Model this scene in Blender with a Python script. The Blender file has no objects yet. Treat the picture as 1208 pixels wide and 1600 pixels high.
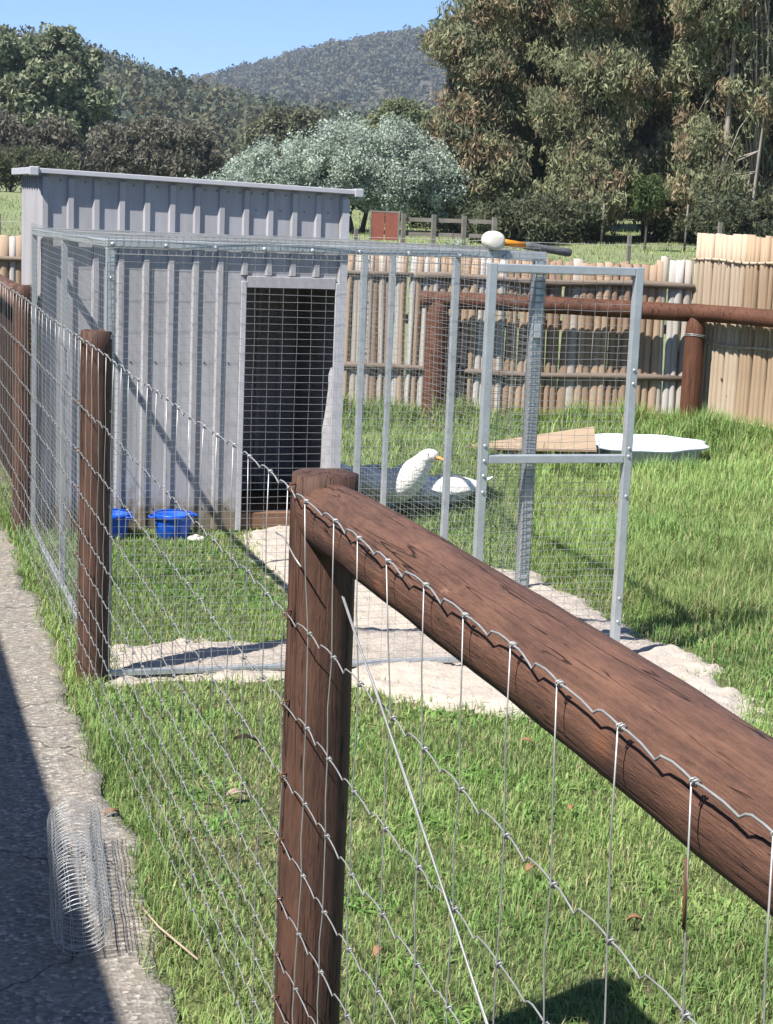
import bpy, math, random
import numpy as np
from mathutils import Vector, Matrix

# ------------------------------------------------------------------ camera, sky, sun, exposure
sc = bpy.context.scene
COL = sc.collection
F_PX, PITCH, ROLL, YAW, CAM_H = 2720.4, 0.1765, 0.0409, 0.2983, 1.69
cam_d = bpy.data.cameras.new('camera'); cam = bpy.data.objects.new('camera', cam_d); COL.objects.link(cam)
cam_d.sensor_fit = 'VERTICAL'; cam_d.sensor_height = 36.0; cam_d.sensor_width = 36.0
cam_d.lens = F_PX / 1600.0 * 36.0
cam_d.clip_start = 0.05; cam_d.clip_end = 6000
FWD = Vector((math.sin(YAW) * math.cos(PITCH), math.cos(YAW) * math.cos(PITCH), -math.sin(PITCH)))
R0 = Vector((math.cos(YAW), -math.sin(YAW), 0)); U0 = R0.cross(FWD)
RGT = R0 * math.cos(ROLL) + U0 * math.sin(ROLL); UPV = -R0 * math.sin(ROLL) + U0 * math.cos(ROLL)
cam.matrix_world = Matrix(((RGT.x, UPV.x, -FWD.x, 0), (RGT.y, UPV.y, -FWD.y, 0), (RGT.z, UPV.z, -FWD.z, CAM_H), (0, 0, 0, 1)))
sc.camera = cam

SUN_VEC = Vector((0.65, 0.33, -1.0)).normalized()          # the way the light travels
SUN_EL = math.asin(-SUN_VEC.z); SUN_AZ = math.atan2(-SUN_VEC.x, -SUN_VEC.y)
world = bpy.data.worlds.new('World'); sc.world = world; world.use_nodes = True
wn = world.node_tree.nodes; wl = world.node_tree.links
sky = wn.new('ShaderNodeTexSky'); sky.sky_type = 'NISHITA'; sky.sun_disc = False
sky.sun_elevation = SUN_EL; sky.sun_rotation = SUN_AZ
sky.altitude = 2200; sky.air_density = 0.7; sky.dust_density = 0.0; sky.ozone_density = 6.0
bg = wn['Background']; bg.inputs['Strength'].default_value = 0.098
wl.new(sky.outputs['Color'], bg.inputs['Color'])
sun_d = bpy.data.lights.new('sun', 'SUN'); sun_d.energy = 4.6; sun_d.angle = math.radians(0.53); sun_d.color = (1.0, 0.955, 0.89)
sun = bpy.data.objects.new('sun', sun_d); COL.objects.link(sun)
sun.rotation_euler = (-SUN_VEC).to_track_quat('Z', 'Y').to_euler()
sc.view_settings.view_transform = 'Standard'; sc.view_settings.look = 'None'
sc.view_settings.gamma = 1.0; sc.view_settings.use_curve_mapping = False
sc.view_settings.exposure = 1.12
sc.cycles.use_denoising = True
sc.cycles.max_bounces = 6; sc.cycles.diffuse_bounces = 3; sc.cycles.glossy_bounces = 3
sc.cycles.transmission_bounces = 4; sc.cycles.volume_bounces = 0; sc.cycles.transparent_max_bounces = 8
sc.cycles.caustics_reflective = False; sc.cycles.caustics_refractive = False

rng = np.random.default_rng(7)
rnd = random.Random(11)

# ------------------------------------------------------------------ helpers
def tag(o, label=None, cat=None, group=None, kind=None):
    if label: o['label'] = label
    if cat: o['category'] = cat
    if group: o['group'] = group
    if kind: o['kind'] = kind
    return o

def empty(name, loc=(0, 0, 0), rz=0.0, label=None, cat=None, group=None, kind=None):
    o = bpy.data.objects.new(name, None); COL.objects.link(o)
    o.location = loc; o.rotation_euler = (0, 0, rz); o.empty_display_size = 0.05
    return tag(o, label, cat, group, kind)

class MB:
    """collects vertices and faces, then links them as one mesh object"""
    def __init__(s): s.v = []; s.f = []
    def add(s, vs, fs):
        b = len(s.v); s.v.extend([tuple(map(float, q)) for q in vs]); s.f.extend([tuple(i + b for i in q) for q in fs]); return s
    def box(s, x0, x1, y0, y1, z0, z1):
        return s.add([(x0,y0,z0),(x1,y0,z0),(x1,y1,z0),(x0,y1,z0),(x0,y0,z1),(x1,y0,z1),(x1,y1,z1),(x0,y1,z1)],
                     [(0,3,2,1),(4,5,6,7),(0,1,5,4),(1,2,6,5),(2,3,7,6),(3,0,4,7)])
    def tube(s, pts, r, n=6, cap=True):
        pts = [Vector(q) for q in pts]; m = len(pts)
        rs = r if hasattr(r, '__len__') else [r] * m
        vs = []; fs = []; ref = None
        for i, q in enumerate(pts):
            t = (pts[min(i+1, m-1)] - pts[max(i-1, 0)])
            t = t.normalized() if t.length > 1e-9 else Vector((0,0,1))
            if ref is None: ref = Vector((0,0,1)) if abs(t.z) < 0.9 else Vector((1,0,0))
            a = (ref - t * ref.dot(t)).normalized(); ref = a; b = t.cross(a)
            for k in range(n):
                an = 2 * math.pi * k / n
                vs.append(q + (a * math.cos(an) + b * math.sin(an)) * rs[i])
        for i in range(m - 1):
            for k in range(n):
                k2 = (k + 1) % n
                fs.append((i*n+k, i*n+k2, (i+1)*n+k2, (i+1)*n+k))
        if cap: fs.append(tuple(range(n-1, -1, -1))); fs.append(tuple((m-1)*n + k for k in range(n)))
        return s.add(vs, fs)
    def bar(s, p, q, w, h, up=(0,0,1)):
        p = Vector(p); q = Vector(q); t = (q - p).normalized(); up = Vector(up)
        if abs(t.dot(up)) > 0.99: up = Vector((0,1,0))
        a = t.cross(up).normalized(); b = a.cross(t)
        vs = []
        for e in (p, q):
            for i, j in ((-1,-1),(1,-1),(1,1),(-1,1)): vs.append(e + a*(i*w/2) + b*(j*h/2))
        return s.add(vs, [(0,3,2,1),(4,5,6,7),(0,1,5,4),(1,2,6,5),(2,3,7,6),(3,0,4,7)])
    def sphere(s, c, r, nu=8, nv=6, sc_=(1,1,1)):
        vs = [(c[0], c[1], c[2]+r*sc_[2])]
        for j in range(1, nv):
            ph = math.pi * j / nv
            for i in range(nu):
                th = 2*math.pi*i/nu
                vs.append((c[0]+r*sc_[0]*math.sin(ph)*math.cos(th), c[1]+r*sc_[1]*math.sin(ph)*math.sin(th), c[2]+r*sc_[2]*math.cos(ph)))
        vs.append((c[0], c[1], c[2]-r*sc_[2])); L = len(vs)-1; fs = []
        for i in range(nu): fs.append((0, 1+i, 1+(i+1)%nu))
        for j in range(nv-2):
            for i in range(nu):
                a = 1+j*nu+i; b = 1+j*nu+(i+1)%nu; fs.append((a, a+nu, b+nu, b))
        for i in range(nu): fs.append((1+(nv-2)*nu+i, L, 1+(nv-2)*nu+(i+1)%nu))
        return s.add(vs, fs)
    def lathe(s, prof, n=24, c=(0,0,0)):
        vs = []; fs = []
        for (r, z) in prof:
            for k in range(n):
                a = 2*math.pi*k/n; vs.append((c[0]+r*math.cos(a), c[1]+r*math.sin(a), c[2]+z))
        for i in range(len(prof)-1):
            for k in range(n):
                k2 = (k+1)%n; fs.append((i*n+k, i*n+k2, (i+1)*n+k2, (i+1)*n+k))
        return s.add(vs, fs)
    def mesh(s, name, m, smooth=False):
        me = bpy.data.meshes.new(name); me.from_pydata(s.v, [], s.f); me.materials.append(m)
        if smooth: me.polygons.foreach_set('use_smooth', [True]*len(me.polygons))
        me.update(); return me
    def build(s, name, m, parent=None, smooth=False, bevel=0.0):
        o = bpy.data.objects.new(name, s.mesh(name, m, smooth)); COL.objects.link(o)
        if parent is not None: o.parent = parent
        if bevel:
            b = o.modifiers.new('bevel', 'BEVEL'); b.width = bevel; b.segments = 2; b.limit_method = 'ANGLE'
        return o

def np_mesh(name, V, faces, m, col=None, smooth=False, parent=None):
    """faces: list of (F,k) int arrays"""
    me = bpy.data.meshes.new(name); V = np.asarray(V, np.float32)
    me.vertices.add(len(V)); me.vertices.foreach_set('co', V.ravel())
    nl = sum(f.size for f in faces); npoly = sum(len(f) for f in faces)
    me.loops.add(nl); me.polygons.add(npoly)
    me.loops.foreach_set('vertex_index', np.concatenate([f.ravel() for f in faces]).astype(np.int32))
    sizes = np.concatenate([np.full(len(f), f.shape[1], np.int32) for f in faces])
    me.polygons.foreach_set('loop_start', np.concatenate([[0], np.cumsum(sizes)[:-1]]).astype(np.int32))
    if smooth: me.polygons.foreach_set('use_smooth', np.ones(npoly, bool))
    if col is not None:
        ca = me.color_attributes.new('tint', 'FLOAT_COLOR', 'POINT')
        c4 = np.ones((len(V), 4), np.float32); c4[:, :3] = col; ca.data.foreach_set('color', c4.ravel())
    me.update(calc_edges=True); me.materials.append(m)
    o = bpy.data.objects.new(name, me); COL.objects.link(o)
    if parent is not None: o.parent = parent
    return o

def nz(x, y, s=1.0, seed=0.0):
    """cheap smooth noise, about -1..1, on numpy arrays"""
    x = np.asarray(x) * s + seed * 3.17; y = np.asarray(y) * s - seed * 1.73
    return (np.sin(1.7*x + 0.9*np.sin(1.3*y + 0.4)) * np.cos(1.9*y + 1.1*np.sin(0.8*x)) * 0.6
            + np.sin(3.9*x - 2.3*y + 1.2*np.sin(2.1*y)) * 0.28 + np.cos(6.1*y + 4.3*x + np.sin(3.7*x)) * 0.2)

def smooth01(t): t = np.clip(t, 0, 1); return t*t*(3-2*t)

def in_poly(px, py, poly):
    inside = np.zeros(len(px), bool); j = len(poly)-1
    for i in range(len(poly)):
        xi, yi = poly[i]; xj, yj = poly[j]
        c = ((yi > py) != (yj > py)) & (px < (xj-xi)*(py-yi)/((yj-yi) or 1e-9) + xi)
        inside ^= c; j = i
    return inside

# ------------------------------------------------------------------ materials
def mat(name, col, rough=0.7, metal=0.0, var=0.25, vscale=8.0, bump=0.0, bscale=40.0, col2=None, stretch=(1,1,1), spec=0.5):
    """principled with two tones mixed by noise, plus noise relief; object coordinates"""
    m = bpy.data.materials.new(name); m.use_nodes = True
    N = m.node_tree.nodes; L = m.node_tree.links; P = N['Principled BSDF']
    P.inputs['Roughness'].default_value = rough; P.inputs['Metallic'].default_value = metal
    P.inputs['Specular IOR Level'].default_value = spec
    tc = N.new('ShaderNodeTexCoord'); mp = N.new('ShaderNodeMapping'); mp.inputs['Scale'].default_value = stretch
    L.new(tc.outputs['Object'], mp.inputs['Vector'])
    n1 = N.new('ShaderNodeTexNoise'); n1.inputs['Scale'].default_value = vscale; n1.inputs['Detail'].default_value = 6; n1.inputs['Roughness'].default_value = 0.65
    L.new(mp.outputs['Vector'], n1.inputs['Vector'])
    r = N.new('ShaderNodeValToRGB'); r.color_ramp.elements[0].position = 0.3; r.color_ramp.elements[1].position = 0.7
    c2 = col2 if col2 else tuple(c*(1-var) for c in col)
    r.color_ramp.elements[0].color = (*c2, 1); r.color_ramp.elements[1].color = (*col, 1)
    L.new(n1.outputs['Fac'], r.inputs['Fac']); L.new(r.outputs['Color'], P.inputs['Base Color'])
    if bump:
        n2 = N.new('ShaderNodeTexNoise'); n2.inputs['Scale'].default_value = bscale; n2.inputs['Detail'].default_value = 5
        L.new(mp.outputs['Vector'], n2.inputs['Vector'])
        b = N.new('ShaderNodeBump'); b.inputs['Strength'].default_value = bump; b.inputs['Distance'].default_value = 0.01
        L.new(n2.outputs['Fac'], b.inputs['Height']); L.new(b.outputs['Normal'], P.inputs['Normal'])
    m['_ramp'] = r.name
    return m

def leaf_mat(name, transl=0.25, rough=0.6, spec=0.3):
    m = bpy.data.materials.new(name); m.use_nodes = True
    N = m.node_tree.nodes; L = m.node_tree.links; P = N['Principled BSDF']; out = N['Material Output']
    a = N.new('ShaderNodeVertexColor'); a.layer_name = 'tint'
    P.inputs['Roughness'].default_value = rough; P.inputs['Specular IOR Level'].default_value = spec
    L.new(a.outputs['Color'], P.inputs['Base Color'])
    t = N.new('ShaderNodeBsdfTranslucent'); L.new(a.outputs['Color'], t.inputs['Color'])
    mx = N.new('ShaderNodeMixShader'); mx.inputs[0].default_value = transl
    L.new(P.outputs[0], mx.inputs[1]); L.new(t.outputs[0], mx.inputs[2]); L.new(mx.outputs[0], out.inputs['Surface'])
    return m

def log_mat(name, col, col2, axis='Z', crack=True, rough=0.68):
    """treated round timber: long grain, blotches, thin drying cracks"""
    m = bpy.data.materials.new(name); m.use_nodes = True
    N = m.node_tree.nodes; L = m.node_tree.links; P = N['Principled BSDF']
    tc = N.new('ShaderNodeTexCoord')
    def mapped(k):
        mp = N.new('ShaderNodeMapping'); mp.inputs['Scale'].default_value = {'Z': (1,1,k), 'Y': (1,k,1), 'X': (k,1,1)}[axis]
        L.new(tc.outputs['Object'], mp.inputs['Vector']); return mp.outputs['Vector']
    def noise(vec, scale, det, rgh=0.6):
        n = N.new('ShaderNodeTexNoise'); n.inputs['Scale'].default_value = scale; n.inputs['Detail'].default_value = det; n.inputs['Roughness'].default_value = rgh
        L.new(vec, n.inputs['Vector']); return n.outputs['Fac']
    def math_(op, a, b=None, c=None):
        n = N.new('ShaderNodeMath'); n.operation = op
        for i, v in enumerate((a, b, c)):
            if v is None: continue
            if isinstance(v, (int, float)): n.inputs[i].default_value = v
            else: L.new(v, n.inputs[i])
        return n.outputs[0]
    def ramp(fac, p0, p1, c0=(0,0,0), c1=(1,1,1)):
        r = N.new('ShaderNodeValToRGB'); e = r.color_ramp.elements; e[0].position = p0; e[1].position = p1; e[0].color = (*c0, 1); e[1].color = (*c1, 1)
        L.new(fac, r.inputs['Fac']); return r.outputs['Color']
    grain = noise(mapped(0.05), 70, 6, 0.7); blotch = noise(tc.outputs['Object'], 5.5, 6, 0.65); fine = noise(mapped(0.12), 240, 4, 0.7)
    mix_ = math_('ADD', math_('MULTIPLY', grain, 0.42), math_('ADD', math_('MULTIPLY', blotch, 0.30), math_('MULTIPLY', fine, 0.28)))
    colr = ramp(mix_, 0.41, 0.59, col2, col)
    # pale scuffs
    sc_ = ramp(noise(mapped(0.35), 30, 6, 0.75), 0.66, 0.74)
    mx = N.new('ShaderNodeMixRGB'); mx.inputs['Color2'].default_value = (min(1, col[0]*2.0), min(1, col[1]*2.3), min(1, col[2]*2.6), 1)
    L.new(math_('MULTIPLY', sc_, 0.55), mx.inputs['Fac']); L.new(colr, mx.inputs['Color1']); last = mx.outputs['Color']
    hgt = math_('ADD', math_('MULTIPLY', grain, 0.5), math_('MULTIPLY', fine, 0.3))
    if crack:
        line = None
        for (k, s_, w_) in ((0.03, 12, 0.0042), (0.03, 26, 0.0050), (0.025, 48, 0.0065)):
            n_ = noise(mapped(k), s_, 3, 0.45); d_ = math_('ABSOLUTE', math_('SUBTRACT', n_, 0.5))
            c_ = ramp(d_, w_*0.35, w_)
            msk = ramp(noise(mapped(0.12), s_*0.6, 3), 0.49, 0.54, (1,1,1), (0,0,0))
            c_ = math_('MAXIMUM', c_, msk)
            line = c_ if line is None else math_('MINIMUM', line, c_)
        mc = N.new('ShaderNodeMixRGB'); mc.inputs['Color1'].default_value = (0.026, 0.014, 0.010, 1)
        L.new(line, mc.inputs['Fac']); L.new(last, mc.inputs['Color2']); last = mc.outputs['Color']
        hgt = math_('ADD', hgt, math_('MULTIPLY', line, 1.2))
    vk = N.new('ShaderNodeTexVoronoi'); vk.inputs['Scale'].default_value = 7.0; L.new(mapped(0.55), vk.inputs['Vector'])
    kn_ = ramp(vk.outputs['Distance'], 0.05, 0.13, (1,1,1), (0,0,0))
    mk_ = N.new('ShaderNodeMixRGB'); mk_.inputs['Color2'].default_value = (col[0]*1.5, col[1]*1.25, col[2]*0.95, 1)
    L.new(math_('MULTIPLY', kn_, 0.6), mk_.inputs['Fac']); L.new(last, mk_.inputs['Color1']); last = mk_.outputs['Color']
    L.new(last, P.inputs['Base Color'])
    P.inputs['Roughness'].default_value = rough; P.inputs['Specular IOR Level'].default_value = 0.3
    b = N.new('ShaderNodeBump'); b.inputs['Strength'].default_value = 0.8; b.inputs['Distance'].default_value = 0.008
    L.new(hgt, b.inputs['Height']); L.new(b.outputs['Normal'], P.inputs['Normal'])
    return m

def path_mat():
    m = bpy.data.materials.new('exposed_aggregate'); m.use_nodes = True
    N = m.node_tree.nodes; L = m.node_tree.links; P = N['Principled BSDF']
    tc = N.new('ShaderNodeTexCoord')
    vo = N.new('ShaderNodeTexVoronoi'); vo.inputs['Scale'].default_value = 95
    L.new(tc.outputs['Object'], vo.inputs['Vector'])
    sx = N.new('ShaderNodeSeparateColor'); L.new(vo.outputs['Color'], sx.inputs[0])
    r = N.new('ShaderNodeValToRGB'); e = r.color_ramp.elements
    e[0].position = 0.0; e[0].color = (0.10, 0.093, 0.083, 1); e[1].position = 1.0; e[1].color = (0.50, 0.46, 0.40, 1)
    for p_, c_ in ((0.35, (0.17, 0.157, 0.14)), (0.75, (0.25, 0.228, 0.20)), (0.92, (0.34, 0.31, 0.27))):
        q = e.new(p_); q.color = (*c_, 1)
    L.new(sx.outputs[0], r.inputs['Fac'])
    n = N.new('ShaderNodeTexNoise'); n.inputs['Scale'].default_value = 3.2; n.inputs['Detail'].default_value = 8; n.inputs['Roughness'].default_value = 0.7
    L.new(tc.outputs['Object'], n.inputs['Vector'])
    d = N.new('ShaderNodeValToRGB'); d.color_ramp.elements[0].position = 0.35; d.color_ramp.elements[1].position = 0.68
    L.new(n.outputs['Fac'], d.inputs['Fac'])
    mx = N.new('ShaderNodeMixRGB'); mx.inputs['Color2'].default_value = (0.27, 0.225, 0.175, 1)
    ml = N.new('ShaderNodeMath'); ml.operation = 'MULTIPLY'; ml.inputs[1].default_value = 0.6
    L.new(d.outputs['Color'], ml.inputs[0]); L.new(ml.outputs[0], mx.inputs['Fac']); L.new(r.outputs['Color'], mx.inputs['Color1'])
    # cracks
    v2 = N.new('ShaderNodeTexVoronoi'); v2.feature = 'DISTANCE_TO_EDGE'; v2.inputs['Scale'].default_value = 0.9
    nd = N.new('ShaderNodeTexNoise'); nd.inputs['Scale'].default_value = 5; nd.inputs['Detail'].default_value = 5
    L.new(tc.outputs['Object'], nd.inputs['Vector'])
    vm = N.new('ShaderNodeVectorMath'); vm.operation = 'MULTIPLY_ADD'; vm.inputs[1].default_value = (0.22, 0.22, 0.22)
    L.new(nd.outputs['Color'], vm.inputs[0]); L.new(tc.outputs['Object'], vm.inputs[2]); L.new(vm.outputs[0], v2.inputs['Vector'])
    cr = N.new('ShaderNodeValToRGB'); cr.color_ramp.elements[0].position = 0.0; cr.color_ramp.elements[1].position = 0.003
    L.new(v2.outputs['Distance'], cr.inputs['Fac'])
    m2 = N.new('ShaderNodeMixRGB'); m2.inputs['Color1'].default_value = (0.045, 0.038, 0.028, 1)
    L.new(cr.outputs['Color'], m2.inputs['Fac']); L.new(mx.outputs['Color'], m2.inputs['Color2'])
    L.new(m2.outputs['Color'], P.inputs['Base Color']); P.inputs['Roughness'].default_value = 0.85
    b = N.new('ShaderNodeBump'); b.inputs['Strength'].default_value = 0.7; b.inputs['Distance'].default_value = 0.004
    mm = N.new('ShaderNodeMath'); mm.operation = 'MULTIPLY'; L.new(vo.outputs['Distance'], mm.inputs[0]); L.new(cr.outputs['Color'], mm.inputs[1])
    L.new(mm.outputs[0], b.inputs['Height']); L.new(b.outputs['Normal'], P.inputs['Normal'])
    return m

M = {}
M['soil'] = mat('lawn_soil', (0.12, 0.145, 0.05), 0.95, col2=(0.06, 0.055, 0.028), vscale=5, bump=0.6, bscale=60)
M['paddock'] = mat('paddock_turf', (0.19, 0.23, 0.095), 0.95, col2=(0.14, 0.155, 0.075), vscale=0.6, bump=0.6, bscale=12)
M['sand'] = mat('bedding_sand', (0.45, 0.395, 0.34), 0.95, col2=(0.36, 0.31, 0.26), vscale=16, bump=0.8, bscale=55)
M['path'] = path_mat()
M['grass'] = leaf_mat('grass_blade', 0.35, 0.55, 0.35)
M['leaf'] = leaf_mat('tree_leaf', 0.34, 0.7, 0.15)
M['far_leaf'] = leaf_mat('far_tree_leaf', 0.3, 0.8, 0.1)
M['log'] = log_mat('treated_log', (0.122, 0.063, 0.042), (0.050, 0.027, 0.020), 'Z')
M['log_rail'] = log_mat('treated_log_rail', (0.158, 0.080, 0.052), (0.066, 0.034, 0.024), 'Y')
M['log_far'] = log_mat('treated_log_far', (0.135, 0.056, 0.031), (0.07, 0.029, 0.017), 'Z')
M['log_dark'] = log_mat('dark_slab_timber', (0.055, 0.03, 0.02), (0.022, 0.013, 0.01), 'Z', rough=0.75)
M['wire'] = mat('galvanised_wire', (0.46, 0.46, 0.45), 0.42, 0.45, 0.35, 30)
M['roll'] = mat('bright_mesh_wire', (0.46, 0.47, 0.48), 0.4, 0.4, 0.2, 20)
M['rust'] = mat('rusty_wire', (0.16, 0.065, 0.03), 0.8, 0.1, 0.5, 60)
M['mesh'] = mat('welded_mesh_wire', (0.40, 0.41, 0.41), 0.45, 0.4, 0.3, 20)
M['galv'] = mat('galvanised_tube', (0.50, 0.53, 0.55), 0.42, 0.45, 0.22, 14, bump=0.08, bscale=90)
M['bolt'] = mat('bolt_steel', (0.25, 0.25, 0.25), 0.45, 0.6, 0.4, 90)
M['shed'] = mat('shed_steel', (0.40, 0.395, 0.415), 0.5, 0.0, 0.10, 3.0, bump=0.05, bscale=6, spec=0.35)
def add_dirt(m, height, tone):
    N = m.node_tree.nodes; L = m.node_tree.links; P = N['Principled BSDF']; src = P.inputs['Base Color'].links[0].from_socket
    tc = N.new('ShaderNodeTexCoord'); sp = N.new('ShaderNodeSeparateXYZ'); L.new(tc.outputs['Object'], sp.inputs[0])
    n = N.new('ShaderNodeTexNoise'); n.inputs['Scale'].default_value = 22; n.inputs['Detail'].default_value = 6; L.new(tc.outputs['Object'], n.inputs['Vector'])
    mr = N.new('ShaderNodeMapRange'); mr.inputs['From Min'].default_value = 0.0; mr.inputs['From Max'].default_value = height; mr.inputs['To Min'].default_value = 0.75; mr.inputs['To Max'].default_value = -0.15
    L.new(sp.outputs['Z'], mr.inputs['Value'])
    ad = N.new('ShaderNodeMath'); ad.operation = 'ADD'; L.new(mr.outputs[0], ad.inputs[0]); L.new(n.outputs['Fac'], ad.inputs[1])
    r = N.new('ShaderNodeValToRGB'); r.color_ramp.elements[0].position = 0.62; r.color_ramp.elements[1].position = 1.15; L.new(ad.outputs[0], r.inputs['Fac'])
    mx = N.new('ShaderNodeMixRGB'); mx.inputs['Color2'].default_value = (*tone, 1); L.new(r.outputs['Color'], mx.inputs['Fac']); L.new(src, mx.inputs['Color1'])
    st = N.new('ShaderNodeTexNoise'); st.inputs['Scale'].default_value = 9; st.inputs['Detail'].default_value = 4
    mp = N.new('ShaderNodeMapping'); mp.inputs['Scale'].default_value = (3, 3, 0.25); L.new(tc.outputs['Object'], mp.inputs['Vector']); L.new(mp.outputs[0], st.inputs['Vector'])
    r2 = N.new('ShaderNodeValToRGB'); r2.color_ramp.elements[0].position = 0.35; r2.color_ramp.elements[0].color = (0.86,0.85,0.84,1); r2.color_ramp.elements[1].position = 0.6; L.new(st.outputs['Fac'], r2.inputs['Fac'])
    mm = N.new('ShaderNodeMixRGB'); mm.blend_type = 'MULTIPLY'; mm.inputs['Fac'].default_value = 1.0; L.new(mx.outputs['Color'], mm.inputs['Color1']); L.new(r2.outputs['Color'], mm.inputs['Color2'])
    L.new(mm.outputs['Color'], P.inputs['Base Color'])
add_dirt(M['shed'], 0.28, (0.22, 0.18, 0.13))
M['shed_trim'] = mat('shed_trim_steel', (0.46, 0.46, 0.49), 0.45, 0.0, 0.12, 6, spec=0.4)
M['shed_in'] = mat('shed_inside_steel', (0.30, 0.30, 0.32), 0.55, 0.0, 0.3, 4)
M['sill'] = mat('sill_timber', (0.22, 0.12, 0.07), 0.8, 0, 0.4, 12, bump=0.3, stretch=(0.2,1,1))
M['blue'] = mat('blue_plastic', (0.006, 0.10, 0.62), 0.38, 0, 0.15, 5)
M['pool'] = mat('pale_pool_plastic', (0.64, 0.69, 0.80), 0.3, 0, 0.08, 4)
M['ply'] = mat('weathered_ply', (0.37, 0.275, 0.185), 0.8, 0, 0.25, 6, bump=0.2, bscale=30, stretch=(0.3,3,1))
M['ply_edge'] = mat('ply_edge', (0.30, 0.21, 0.14), 0.85, 0, 0.35, 30)
M['white_rubber'] = mat('white_rubber', (0.72, 0.68, 0.60), 0.6, 0, 0.18, 18, bump=0.15, bscale=60)
M['orange'] = mat('orange_fibreglass', (0.75, 0.27, 0.02), 0.4, 0, 0.12, 10)
M['grip'] = mat('grey_rubber_grip', (0.10, 0.105, 0.11), 0.7, 0, 0.3, 30, bump=0.4, bscale=120)
M['feather'] = mat('white_feather', (0.84, 0.82, 0.77), 0.8, 0, 0.14, 30, bump=0.9, bscale=48, stretch=(0.4,1,1))
M['bill'] = mat('orange_bill', (0.80, 0.36, 0.06), 0.45, 0, 0.15, 25)
M['eye'] = mat('duck_eye', (0.02, 0.02, 0.03), 0.15, 0, 0.1, 5)
M['pan'] = mat('dark_rubber', (0.09, 0.10, 0.115), 0.6, 0, 0.3, 12)
M['bark'] = mat('pale_bark', (0.36, 0.32, 0.27), 0.9, 0, 0.5, 5, bump=0.5, bscale=12, col2=(0.16, 0.13, 0.105), stretch=(1,1,0.25))
M['bark_dark'] = mat('dark_bark', (0.10, 0.08, 0.06), 0.95, 0, 0.5, 6, bump=0.5, bscale=14, stretch=(1,1,0.25))
M['hill'] = mat('hill_ground', (0.10, 0.095, 0.065), 1.0, 0, 0.4, 0.02)
M['grey_wood'] = mat('weathered_rail', (0.20, 0.178, 0.155), 0.9, 0, 0.4, 9, stretch=(0.2,1,1))
M['brick_panel'] = mat('red_panel', (0.24, 0.07, 0.045), 0.8, 0, 0.25, 5)
M['green_tank'] = mat('green_drum', (0.05, 0.18, 0.11), 0.6, 0, 0.2, 5)
M['wall'] = mat('house_render', (0.55, 0.52, 0.47), 0.9, 0, 0.1, 3)
M['roof'] = mat('house_roof', (0.16, 0.15, 0.15), 0.6, 0, 0.2, 3)
M['dead_leaf'] = mat('dead_leaf', (0.30, 0.16, 0.08), 0.8, 0, 0.4, 30)
M['chip'] = mat('wood_chip', (0.42, 0.33, 0.24), 0.85, 0, 0.3, 30)
def picket_mat(name, a, b):
    return mat(name, a, 0.85, 0, 0.4, 16, bump=0.5, bscale=26, col2=b, stretch=(1, 1, 0.08))
PICK = [picket_mat('slab_tan', (0.42, 0.31, 0.215), (0.27, 0.19, 0.13)), picket_mat('slab_brown', (0.33, 0.225, 0.15), (0.20, 0.135, 0.095)),
        picket_mat('slab_grey', (0.47, 0.42, 0.37), (0.30, 0.26, 0.22)), picket_mat('slab_white', (0.50, 0.48, 0.46), (0.33, 0.30, 0.27)),
        picket_mat('board_honey', (0.42, 0.31, 0.205), (0.25, 0.17, 0.105)), picket_mat('board_pale', (0.50, 0.41, 0.31), (0.33, 0.25, 0.17))]
M['knot'] = mat('timber_knot', (0.12, 0.07, 0.04), 0.8, 0, 0.4, 60)
M['batten'] = mat('batten_pole', (0.20, 0.155, 0.12), 0.85, 0, 0.45, 14, bump=0.5, bscale=30, stretch=(0.15, 1, 1))

# ------------------------------------------------------------------ the setting
def terrain_z(x, y):
    r = np.hypot(np.asarray(x, float), np.asarray(y, float))
    z = 0.72*smooth01((r-16)/32) + 0.62*smooth01((r-44)/22) + np.clip(r-60, 0, None)*0.014
    return z + 0.05*nz(x, y, 0.3)*smooth01((r-15)/10)

def make_ground():
    rr = np.concatenate([[0.0], np.geomspace(1.5, 2600, 110)]); na = 160
    A = np.linspace(0, 2*math.pi, na, endpoint=False)
    R_, A_ = np.meshgrid(rr, A, indexing='ij'); X = R_*np.sin(A_); Y = R_*np.cos(A_)
    Z = terrain_z(X, Y) - 0.05
    V = np.stack([X, Y, Z], -1).reshape(-1, 3)
    i, k = np.meshgrid(np.arange(len(rr)-1), np.arange(na), indexing='ij'); k2 = (k+1) % na
    Fq = np.stack([i*na+k, (i+1)*na+k, (i+1)*na+k2, i*na+k2], -1).reshape(-1, 4)
    tag(np_mesh('ground', V, [Fq], M['paddock'], smooth=True), kind='structure')
make_ground()

def lawn_z(x, y): return 0.012*nz(x, y, 2.2, 1) + 0.012*nz(x, y, 0.7, 3)
def path_edge(y): return 0.645 + 0.035*nz(y, y*0.3, 1.9, 2) + 0.02*nz(y, y, 6.0, 4) + 0.012*np.asarray(y) - 0.03
def make_grid(name, xs, ys, zf, m, kind='structure', mask=None):
    X, Y = np.meshgrid(xs, ys, indexing='ij'); Z = zf(X, Y); ny = len(ys)
    V = np.stack([X, Y, Z], -1).reshape(-1, 3)
    i, k = np.meshgrid(np.arange(len(xs)-1), np.arange(ny-1), indexing='ij')
    Fq = np.stack([i*ny+k, (i+1)*ny+k, (i+1)*ny+k+1, i*ny+k+1], -1).reshape(-1, 4)
    if mask is not None:
        c = V[Fq].mean(1); Fq = Fq[mask(c[:, 0], c[:, 1])]
        u, inv = np.unique(Fq, return_inverse=True); V = V[u]; Fq = inv.reshape(-1, 4)
    return tag(np_mesh(name, V, [Fq], m, smooth=True), kind=kind)
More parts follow.
